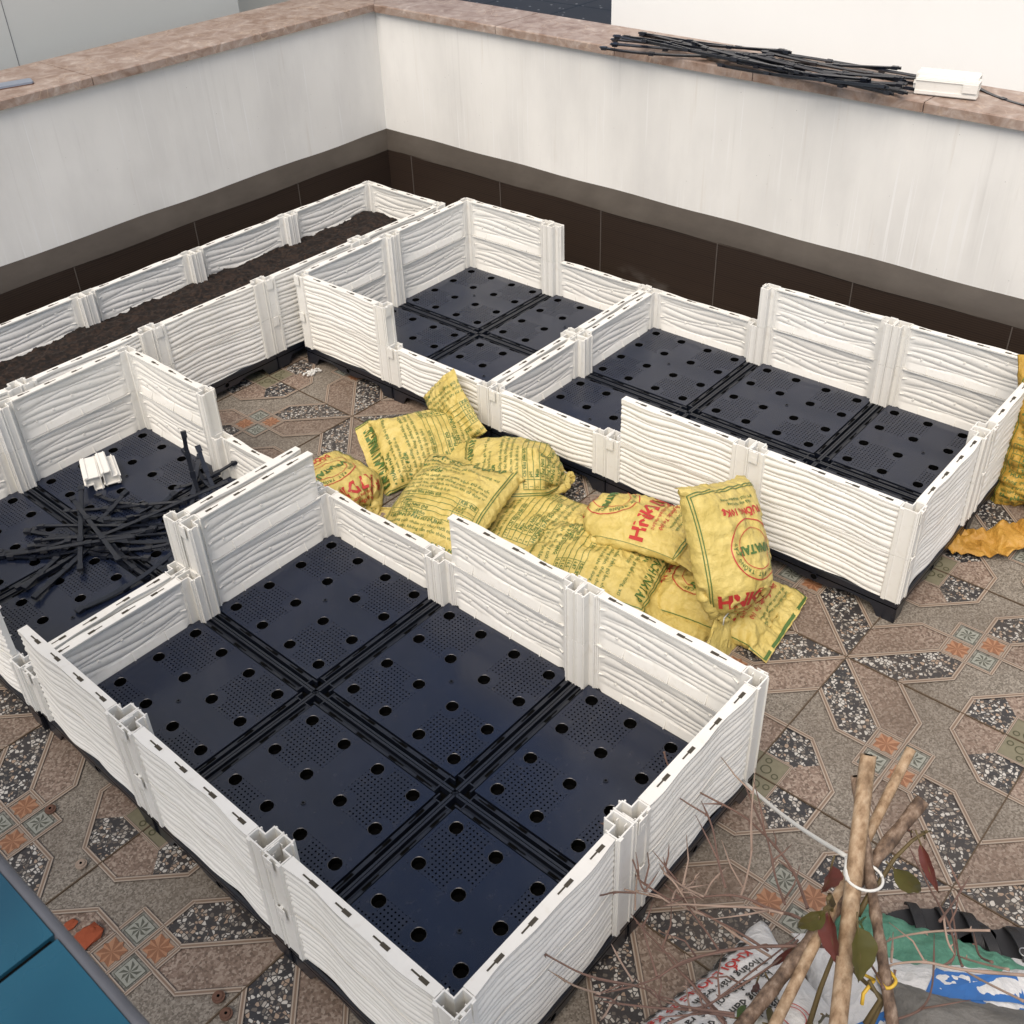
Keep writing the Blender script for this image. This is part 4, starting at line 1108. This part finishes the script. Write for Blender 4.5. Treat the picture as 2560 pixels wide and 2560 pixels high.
# ------------------------------------------------------------------ loose white connector posts
def loose(c, deg, flip, label, group, length=1.0):
    o = bpy.data.objects.new('connector', POST); COL.objects.link(o)
    B0 = Matrix(((0, 0, 1), (0, 1, 0), (-1, 0, 0))) if not flip else Matrix(((0, 0, 1), (0, -1, 0), (1, 0, 0)))
    o.rotation_euler = (Matrix.Rotation(math.radians(deg), 3, 'Z') @ B0).to_euler()
    o.location = tuple(x * S for x in c); o.scale = (1, 1, length)
    return tag(o, label, 'connector', group)
a = q4(568, 905, Z0); GL = 'loose white connector pieces on the tray'
loose((a[0] - .01, a[1] + .0, Z0 + .112), 66, 0, 'left of two loose white connector pieces on the tray beyond the strip heap', GL, .85)
loose((a[0] + .0, a[1] - .012, Z0 + .028), 68, 1, 'right of two loose white connector pieces on the tray beyond the strip heap', GL, .85)
a = q3(1345, 450, CZ); GL = 'loose white connector pieces on the right coping'
zc = CZ + wz(1.5)
loose((a[0] + .10, a[1] + .03, zc + .110), -80, 0, 'rearmost loose white connector piece on the right coping after the black strips', GL, 1.3)
loose((a[0] + .06, a[1] + .01, zc + .024), -80, 1, 'middle loose white connector piece on the right coping after the black strips', GL, 1.3)
loose((a[0] - .06, a[1] - .03, zc + .112), -79, 0, 'front loose white connector piece on the right coping after the black strips', GL, 1.3)

# ------------------------------------------------------------------ small things
def small():
    a = P(30, 211, 2.075)
    b = MB(); poly = [(-.45, -.07), (.14, -.07), (.155, -.055), (.155, .055), (.14, .07), (-.45, .07)]
    b.prism(poly, .0, .006, 1); b.prism([(x * .985, y * .97) for x, y in poly], .006, .02, 0)
    o = b.build('flat_plate', ['phone', 'rust'], None, loc=(a[0], a[1] - .0, 2.066), rz=math.radians(-18)); tag(o, 'flat grey-blue plate with rounded corners on the left coping', 'plate')
    # brick shards
    for (u, v, s, l) in ((215, 2350, .062, 'broken piece of red brick on the tiles beside the blue panel'), (178, 2316, .028, 'small dark red brick crumb next to the larger brick piece')):
        a = P(u, v, 0); bm = bmesh.new(); bmesh.ops.create_icosphere(bm, subdivisions=2, radius=s * S)
        for w in bm.verts: w.co = Vector((w.co.x * 1.3, w.co.y * .9, abs(w.co.z) * .45)) * (1 + rng.uniform(-.22, .22))
        me = bpy.data.meshes.new('brick_piece'); bm.to_mesh(me); bm.free(); me.materials.append(M['brick'])
        tag(put('brick_piece', me, None, (a[0], a[1], .008)), l, 'brick')
    for i, (u, v, l) in enumerate(((128, 2028, 'dark round drain plug on the grey tile left of the front bed'), (205, 2165, 'pale rusty round washer on the grey tile left of the front bed'), (548, 2497, 'ridged round cap near the bottom edge, upper of the two'), (567, 2540, 'ridged round cap near the bottom edge, lower of the two'))):
        a = P(u, v, 0); b = MB(); N = 20
        for r0, z0, z1, mi in ((.027, .004, .012, 0), (.018, .012, .017, 0), (.006, .017, .019, 1)):
            b.prism([(r0 * math.cos(2 * PI * k / N), r0 * math.sin(2 * PI * k / N)) for k in range(N)], z0, z1, mi)
        tag(b.build('round_cap', ['rust' if i != 1 else 'obg', 'void'], None, loc=(a[0], a[1], .006)), l, 'cap')
    a = P(300, 1735, 0); b = MB()
    b.tube([(0, 0, 0), (0, 0, .07), (.012, .006, .10), (.03, .02, .11)], [.013, .013, .014, .014], 12)
    b.tube([(.03, .02, .11), (.045, .03, .11)], .018, 12); b.box(-.03, .03, -.03, .03, 0, .006)
    tag(b.build('pipe_stub', ['metal'], None, True, (a[0], a[1], .008)), 'small grey metal pipe stub standing on the pebble tile by the front bed', 'pipe')
    a = P(780, 935, 0); r_ = random.Random(3); b = MB()
    for k in range(60):
        x, y = r_.gauss(0, .03), r_.gauss(0, .018); s = r_.uniform(.004, .009); an = r_.uniform(0, PI)
        b.box(x - s, x + s, y - s * .6, y + s * .6, .002 * (k % 5), .006 + .003 * (k % 5))
    tag(b.build('foam_crumbs', ['foam'], None, loc=(a[0], a[1], .01)), 'small heap of white foam crumbs on the tiles by the soil bed corner', 'crumbs', kind='stuff')
    # blue tinted ledge in the near left corner
    r = empty('tinted_panel', (-.945, 0, 2.55), 'blue tinted panels with grey sealed edge in the lower left corner', 'panel')
    zt = .105
    for y0, y1 in ((-3.2, -.196), (-.184, 3.0)):
        b = MB(); b.box(-1.2, -.022, y0, y1, zt - .05, zt); b.build('blue_panel', ['blue'], r)
    b = MB(); pts = [(-.012, y, zt - .008 + .002 * math.sin(y * 9)) for y in np.linspace(-3.2, 3.0, 60)]; b.tube(pts, .011, 8); b.build('edge_seal', ['blueedge'], r, True)
    b = MB(); b.box(-1.2, -.03, -.196, -.184, zt - .045, zt - .008); b.build('joint', ['void'], r)
small()

# ------------------------------------------------------------------ stakes, cord, plant
kL = 900 / 1932
def qL(u, v, z): return P(u, v, z, 1660, 1660, kL)
def qZ(u, v, z): return P(u, v, z, 1500, 2060, 500 / 1932)
def stake(name, label, a, b_, r0, r1, mat, nodes=(), n=14, wob=.004, hollow=True):
    """a: top, b_: a lower point; continued to the ground"""
    a, b_ = Vector(a), Vector(b_); d = (b_ - a); end = a + d * (a.z / -d.z if d.z < 0 else 1)
    L = (end - a).length; N = 46; pts = []; rad = []
    r_ = random.Random(hash(label) % 1000)
    for i in range(N + 1):
        t = i / N; p = a.lerp(end, t) + Vector((math.sin(t * 7 + r0 * 99), math.cos(t * 5), 0)) * wob; pts.append(p)
        rr_ = r0 + (r1 - r0) * t
        for nd in nodes:
            dd = abs(t * L - nd); rr_ *= 1 + .22 * math.exp(-(dd / .022) ** 2)
        if mat == 'bark': rr_ *= 1 + .12 * math.sin(i * 1.9) + .06 * math.sin(i * 4.1)
        rad.append(rr_)
    base = end; b = MB(); b.tube([p - base for p in pts], rad, n, 0)
    if hollow: b.tube([pts[0] - base + (a - end).normalized() * .0008, pts[0] - base + (a - end).normalized() * .0016], r0 * .55, n, 1)
    o = b.build(name, [mat, 'void'], None, True, tuple(base)); shade_auto(o.data, 60)
    return tag(o, label, 'stake')
stake('bamboo_stake', 'thick pale bamboo stake nearest the camera, upright with a joint ring low down', qL(1100, 492, 1.30), qL(930, 1932, .62), .027, .033, 'bamboo', (1.02,), wob=.003)
stake('bamboo_stake', 'split flat bamboo stake leaning to the upper right behind the others', qL(1330, 462, 1.20), qL(590, 1932, .60), .018, .022, 'bamboo', (.5,))
stake('wooden_stake', 'short dark rotten stake leaning to the right above the cord', qL(1395, 735, 1.12), qL(420, 1932, .54), .024, .026, 'bark', ())
stake('wooden_stake', 'ridged brown branch stake on the right of the thick bamboo, bound by the cord', qL(1030, 610, 1.22), qL(1225, 1932, .55), .017, .025, 'bark', ())
def cordthing():
    A = Vector(qL(425, 628, .22)); B = Vector(qL(985, 1035, 1.02)); b = MB(); base = A
    pts = [A.lerp(B, t) - Vector((0, 0, .03 * math.sin(t * PI))) - base for t in np.linspace(0, 1, 16)]
    b.tube(pts, .0085, 6)
    c = (Vector(qL(1010, 1130, 1.0)) + Vector(qL(1135, 1150, .97))) / 2; ax = Vector(qL(1135, 1150, .97)) - Vector(qL(1010, 1130, 1.0)); R = ax.length / 2 + .024; ax.normalize()
    ay = ax.cross(Vector((0, 0, 1))).normalized()
    ring = [c + ax * math.cos(t) * R + ay * math.sin(t) * .055 + Vector((0, 0, .012 * math.cos(t))) - base for t in np.linspace(0, 2 * PI, 30)]
    b.tube(ring, .0052, 6); b.tube([pts[-1], pts[-1] + (ring[14] - pts[-1]) * .6, ring[13]], .010, 6)
    tag(b.build('cord', ['cord'], None, True, tuple(base)), 'white cord stretched from the bed corner foot to the bundle of stakes', 'cord')
cordthing()
def twigs():
    r = empty('bare_shrub', (.75, -1.0, 0), 'leafless shrub with thin brown branches spreading over the lower right of the photo', 'shrub')
    base = Vector((.75, -1.0, 0))
    Ls = [[(0, 500), (60, 600), (110, 645), (250, 720), (400, 800), (480, 860), (580, 960), (660, 1060), (720, 1170), (770, 1310)], [(430, 640), (480, 760), (540, 900), (570, 1000), (600, 1150), (650, 1290)],
          [(490, 560), (470, 800), (470, 1000), (440, 1160), (410, 1250)], [(200, 735), (260, 880), (290, 1050), (330, 1200)], [(0, 1260), (200, 1250), (350, 1240), (450, 1260), (560, 1310), (720, 1360), (840, 1440)],
          [(0, 1180), (130, 1290), (250, 1360), (400, 1440), (560, 1540)], [(0, 1650), (150, 1590), (300, 1540), (480, 1520), (700, 1510), (900, 1520), (1060, 1560)], [(0, 1850), (200, 1840), (420, 1720), (600, 1600), (720, 1480)],
          [(0, 1300), (100, 1290), (300, 1300), (500, 1310), (640, 1340)], [(1180, 1640), (1240, 1610), (1400, 1600), (1600, 1640), (1932, 1670)], [(1600, 1640), (1750, 1720), (1932, 1810)],
          [(1180, 1500), (1240, 1470), (1400, 1440), (1560, 1430), (1750, 1430)], [(1300, 950), (1420, 1190), (1530, 1400), (1560, 1560), (1500, 1620)], [(1640, 1140), (1560, 1270), (1480, 1380)],
          [(1230, 1440), (1220, 1600)], [(1450, 1450), (1440, 1720), (1380, 1850), (1240, 1910)], [(1560, 1560), (1680, 1600), (1850, 1640)], [(60, 600), (20, 540), (0, 470)], [(110, 645), (118, 580), (128, 515)],
          [(130, 1290), (60, 1180), (0, 1120)], [(1560, 1430), (1580, 1560), (1600, 1620)], [(1660, 1430), (1690, 1560), (1760, 1600)], [(1180, 1900), (1220, 1780), (1240, 1640)], [(980, 1500), (1100, 1600), (1180, 1740)], [(1560, 1560), (1520, 1480), (1500, 1350)]]
    Zs = [[(300, 870), (430, 1030), (600, 1200), (750, 1400), (900, 1560), (1200, 1932)], [(0, 1640), (340, 1560), (560, 1480), (800, 1330), (1150, 1240), (1500, 1190), (1932, 1180)], [(0, 1710), (300, 1750), (600, 1780), (900, 1800), (1300, 1860)],
          [(110, 1160), (200, 1330), (320, 1520)], [(0, 570), (350, 660), (680, 740), (840, 820), (1100, 920), (1350, 1100), (1660, 1290)], [(-300, 720), (0, 690), (140, 660), (340, 665)], [(0, -10), (70, 30), (270, 260), (350, 440), (400, 600), (440, 650)],
          [(610, 320), (660, 480), (780, 590), (830, 760), (880, 840), (1000, 1000), (1150, 1220)], [(400, 0), (370, 400), (345, 640), (340, 830)], [(570, 380), (640, 480), (800, 600), (1000, 700)], [(960, 500), (860, 590), (740, 640), (700, 720)],
          [(1220, 420), (1080, 560), (1010, 700)], [(820, 1450), (950, 1600), (1130, 1800), (1220, 1932)], [(-60, 1500), (400, 1580), (560, 1680), (800, 1760), (1300, 1830)], [(830, 1500), (840, 1640), (870, 1800)], [(410, 950), (430, 1060), (550, 1470)],
          [(260, 370), (340, 490), (430, 580), (680, 740)], [(-500, 1410), (-250, 1560), (0, 1640)], [(1932, 1060), (1700, 1250), (1500, 1400), (1250, 1600), (1000, 1780), (650, 1932)], [(-700, 1150), (-400, 1330), (-100, 1470), (340, 1560)], [(0, 1900), (60, 1830), (100, 1740)]]
    r_ = random.Random(11)
    def add(path, f, z0, z1, w0, w1):
        pts = []; n = len(path)
        P_ = [Vector(f(u, v, z0 + (z1 - z0) * i / (n - 1))) for i, (u, v) in enumerate(path)]
        # smooth resample
        out = []
        for i in range(n - 1):
            p0 = P_[max(i - 1, 0)]; p1 = P_[i]; p2 = P_[i + 1]; p3 = P_[min(i + 2, n - 1)]
            for s in range(5):
                t = s / 5; out.append(.5 * ((2 * p1) + (p2 - p0) * t + (2 * p0 - 5 * p1 + 4 * p2 - p3) * t * t + (-p0 + 3 * p1 - 3 * p2 + p3) * t ** 3))
        out.append(P_[-1]); m_ = len(out)
        rad = [(w0 + (w1 - w0) * i / (m_ - 1)) * (1.35 if (i % 7 == 3) else 1.0) * .62 * (1 if i > 1 else .5) for i in range(m_)]
        b = MB(); b.tube([p - base for p in out], rad, 6)
        for i in range(3, m_ - 1, 7):                    # buds at the nodes
            d = (out[i + 1] - out[i]).normalized(); s = Vector((r_.uniform(-1, 1), r_.uniform(-1, 1), r_.uniform(-1, 1))).cross(d).normalized()
            b.tube([out[i] - base, out[i] + s * .014 + d * .006 - base], [.004, .0015], 5)
            if r_.random() < .42:
                q0 = out[i]; ln_ = r_.uniform(.07, .22); e = (s * .8 - d * .6).normalized(); e.z = abs(e.z) * .4
                q1 = q0 + e * ln_ * .5 + Vector((0, 0, .01)); q2 = q0 + e * ln_ - d * ln_ * .25
                b.tube([q0 - base, q1 - base, q2 - base], [.0042, .0034, .0012], 5)
        b.build('branch', ['twig' if r_.random() < .65 else 'twig2'], r, True)
    for i, p in enumerate(Ls): add(p, qL, .42 + .04 * (i % 5), .55 + .05 * ((i * 3) % 5), .0050, .0095 if i in (0, 4, 6, 9) else .0075)
    for i, p in enumerate(Zs): add(p, qZ, .40 + .05 * (i % 4), .52 + .06 * ((i * 3) % 4), .0045, .0085 if i in (1, 4, 0, 2) else .0065)
    b = MB(); b.tube([(0, 0, 0), (.05, .03, .2), (.10, .06, .42), (.22, .10, .55)], [.03, .024, .018, .01], 8); b.build('stem', ['twig'], r, True)
twigs()
def leafmesh(L, Wd, curl, fold):
    b = MB(); n = 10; vs = []
    for i in range(n + 1):
        t = i / n; w = Wd * math.sin(PI * min(1, t * 1.02) ** .85) ** .8 * (1 - .35 * t) + .0005
        z = -curl * t * t * L
        for j, s in enumerate((-1, -.5, 0, .5, 1)): vs.append((t * L * (1 - .12 * curl * t), s * w, z + abs(s) * w * fold + .004 * math.sin(t * 22) * abs(s)))
    fs = [(i * 5 + j, (i + 1) * 5 + j, (i + 1) * 5 + j + 1, i * 5 + j + 1) for i in range(n) for j in range(4)]
    b.add(vs, fs); b.tube([(-.05, 0, .01), (0, 0, 0), (L * .5, 0, -curl * .25 * L - .001), (L * .97, 0, -curl * .94 * L)], [.003, .0035, .0025, .001], 5, 1)
    return b
def plant():
    r = empty('climbing_plant', (1.0, -.95, 0), 'young plant with red and olive drooping leaves climbing the bamboo stakes', 'plant'); base = Vector((1.0, -.95, 0))
    data = [((900, 1080), (885, 1245), .20, .052, 'leafr', 1.15), ((862, 1320), (725, 1440), .19, .045, 'leafo', .95), ((885, 1330), (895, 1600), .30, .05, 'leafr', .92), ((1040, 1410), (1085, 1690), .31, .068, 'leafo', .95),
            ((1230, 1095), (1390, 1250), .26, .046, 'leafo', 1.0), ((1375, 960), (1452, 1220), .28, .026, 'leafr', 1.0), ((1400, 900), (1430, 935), .09, .026, 'leafo', 1.0), ((1040, 1385), (1110, 1400), .10, .032, 'leafg', .95),
            ((390, 1900), (560, 1860), .20, .05, 'leafg', .55), ((560, 1932), (700, 1900), .20, .07, 'leafo', .55), ((560, 1690), (650, 1790), .15, .05, 'leafo', .62), ((850, 1880), (890, 1932), .09, .04, 'leafo', .6),
            ((1330, 900), (1290, 925), .08, .022, 'leafr', 1.0), ((500, 1700), (480, 1800), .13, .018, 'leafr', .6), ((830, 1370), (800, 1440), .12, .03, 'leafr', .9), ((700, 1520), (560, 1640), .25, .016, 'leafr', .65)]
    for a, b_, L, w, mt, z in data:
        A = Vector(qL(*a, z)); B = Vector(qL(*b_, z - .13)); d = (B - A); L = d.length; d.normalize()
        mb = leafmesh(L * 1.2, w * .85, .25, .5)
        view = (Vector(CC) - A).normalized(); yv = d.cross(view).normalized() * -1; zv = d.cross(yv)
        if zv.dot(view) < 0: yv = -yv; zv = d.cross(yv)
        tl = random.uniform(-.9, .9)
        R = Matrix((d, yv, zv)).transposed().to_4x4() @ Matrix.Rotation(tl, 4, 'X')
        o = mb.build('leaf', [mt, 'stem'], r, True); o.matrix_local = Matrix.Translation((A - base) * S) @ R
    for path, zs in (([(1040, 1350), (1100, 1240), (1150, 1180), (1240, 1040), (1330, 950), (1415, 895)], (.85, 1.0)), ([(780, 1932), (840, 1740), (910, 1560), (900, 1330), (905, 1290)], (.5, .95)), ([(1100, 1960), (1180, 1800), (1060, 1690), (960, 1580)], (.5, .7)),
                     ([(905, 1290), (890, 1240), (880, 1260)], (1.0, 1.1)), ([(905, 1290), (860, 1320)], (.95, .95)), ([(1080, 1932), (1160, 1800), (1100, 1700)], (.55, .7))):
        n = len(path); b = MB(); b.tube([Vector(qL(u, v, zs[0] + (zs[1] - zs[0]) * i / (n - 1))) - base for i, (u, v) in enumerate(path)], [.011 - .007 * i / n for i in range(n)], 6)
        b.build('stem', ['stem'], r, True)
    b = MB(); b.tube([(0, 0, 0), Vector(qL(780, 1932, .5)) - base], [.018, .012], 8); b.build('stem', ['stem'], r, True)
plant()
def yellowtie():
    c = Vector(qL(1195, 1690, .68)); b = MB()
    b.tube([Vector((math.cos(t) * .030, math.sin(t) * .030, .006 * math.sin(3 * t))) for t in np.linspace(0, 2 * PI, 20)], .006, 6)
    b.tube([(-.03, .03, 0), (-.06, .06, .04), (-.07, .07, .09)], .006, 5); b.tube([(-.03, .03, 0), (-.08, .04, -.03), (-.10, .03, -.06)], .007, 5)
    tag(b.build('plant_tie', ['ytie'], None, True, tuple(c)), 'yellow plastic tie knotted round the ridged branch stake', 'tie')
yellowtie()

# ------------------------------------------------------------------ fertiliser sacks at the bottom right
def design_white():
    p = Print()
    p.text('PHÂN NPE JV VIỆT', -.50, -.57, .075, 3, .003, .95); p.text('CO., LTD - TP. HẢI PHÒNG', -.50, -.63, .035, 3, .001, .7)
    p.text('KHỐI LƯỢNG 25 Kg', -.45, -.485, .058, 2, .0015)
    for i, t in enumerate(('Thoáng mát, tránh ánh nắng, hóa chất', 'bảo quản nơi khô ráo', 'hướng dẫn sử dụng: bón lót', 'dây chuyền máy sản xuất')):
        p.text(t, -.46 + .04 * i, -.415 + .062 * i, .048, 3, .001)
    p.ring(-.33, -.14, .06, .005, 2); p.ring(-.33, -.14, .042, .004, 2)
    p.text('CÔNG TY', -.22, -.16, .10, 2, .003); p.text('LÂN', -.42, .02, .2, 2, .009); p.text('ĐA', .08, .0, .22, 2, .010)
    p.text('PHÂN SIÊU', -.40, .26, .14, 2, .006); p.text('ĐẠM', .1, .44, .13, 2, .005)
    return p
def design_blue():
    p = Print()
    # a thick blue diagonal cross with a small white wedge between its arms
    def bar(x0, y0, x1, y1, w): p.line(x0, y0, x1, y1, w, 4)
    bar(-.30, -.05, .36, .26, .15); bar(-.28, -.42, .10, .28, .12); bar(.05, .22, .36, .26, .12)
    p.text('SIÊU', -.02, -.38, .12, 2, .005)
    return p
c = (.56, -.70, 0)
sack('fertiliser_sack', 'full white woven sack with black and red print in the bottom right foreground', 'sack', 'white fertiliser sacks', (c[0] - .04, c[1] - .16, .05), Vector((-.97, .24, .0)), Vector((-.24, -.97, .03)), design_white(), seed=1, fill=.36, mat='wsack', W_=1.4, L_=1.42, bend=.05, wr=.007, inks=('inkg', 'inkr', 'inkk', 'inkb'))
c = qL(1320, 1850, .25)
sack('fertiliser_sack', 'second white sack with a large blue print beside the green sack', 'sack', 'white fertiliser sacks', (c[0] - .02, c[1] - .12, .04), Vector((.55, -.84, .0)), Vector((.84, .55, .1)), design_blue(), seed=2, fill=.16, mat='wsack', W_=.95, L_=.9, bend=.15, wr=.010, inks=('inkg', 'inkr', 'inkk', 'inkb'))
c = qL(1480, 1560, .12)
sack('green_sack', 'crumpled green woven sack behind the white sacks', 'sack', None, (c[0] - .06, c[1] - .06, .0), Vector((.30, -.95, .0)), Vector((.95, .30, .0)), None, seed=3, fill=.15, mat='gsack', W_=.95, L_=.52, bend=.1, wr=.020)
c = qL(1790, 1990, .40)
sack('cement_sack', 'dirty grey sack at the bottom right corner partly under a pale sheet', 'sack', None, (c[0] - .10, c[1] - .10, .22), Vector((.4, -.9, .0)), Vector((.9, .4, .0)), None, seed=1, fill=.22, mat='grsack', W_=.9, L_=.7, bend=.1, wr=.008)
def sandal(c, rz, label):
    r = empty('sandal', c, label, 'sandal', 'black rubber sandals', rz)
    out = []; N = 36
    for i in range(N):
        a = 2 * PI * i / N; x = .22 * math.cos(a); w = .085 if x > 0 else .068; out.append((x, w * math.sin(a) * (1 - .15 * math.cos(a * 2))))
    b = MB(); b.prism(out, .0, .04); b.prism([(x * .97, y * .94) for x, y in out], .04, .052)
    for k in range(46):                                   # ribbed sidewall
        a = 2 * PI * k / 46; x = .222 * math.cos(a); w = (.085 if x > 0 else .068) * math.sin(a) * (1 - .15 * math.cos(a * 2)); b.box(x - .003, x + .003, w * 1.02 - .003, w * 1.02 + .003, .003, .037)
    b.build('sole', ['rubber'], r)
    for x in (.12, .02, -.10):
        b = MB(); pts = [(x + .02 * math.cos(t), -.08 * math.cos(t), .045 + .045 * math.sin(t)) for t in np.linspace(.0, PI, 14)]
        for o_ in (-.018, -.012, -.006, 0, .006, .012, .018): b.tube([(p[0] + o_, p[1], p[2]) for p in pts], .0055, 6)
        b.build('strap', ['rubber'], r, True)
    b = MB(); b.tube([(.02 + .018 * math.cos(t), -.05 + .018 * math.sin(t), .096) for t in np.linspace(0, 2 * PI, 16)], .003, 5); b.build('ring', ['metal'], r, True)
c1 = qL(1470, 1440, .05); c2 = qL(1850, 1560, .05)
sandal((c1[0] + .03, c1[1] + .0, .008), math.radians(-62), 'black ribbed sandal, left of the pair, half under the green sack')
sandal((c2[0] + .04, c2[1] + .0, .008), math.radians(-55), 'black strappy sandal with a metal ring at the right frame edge')
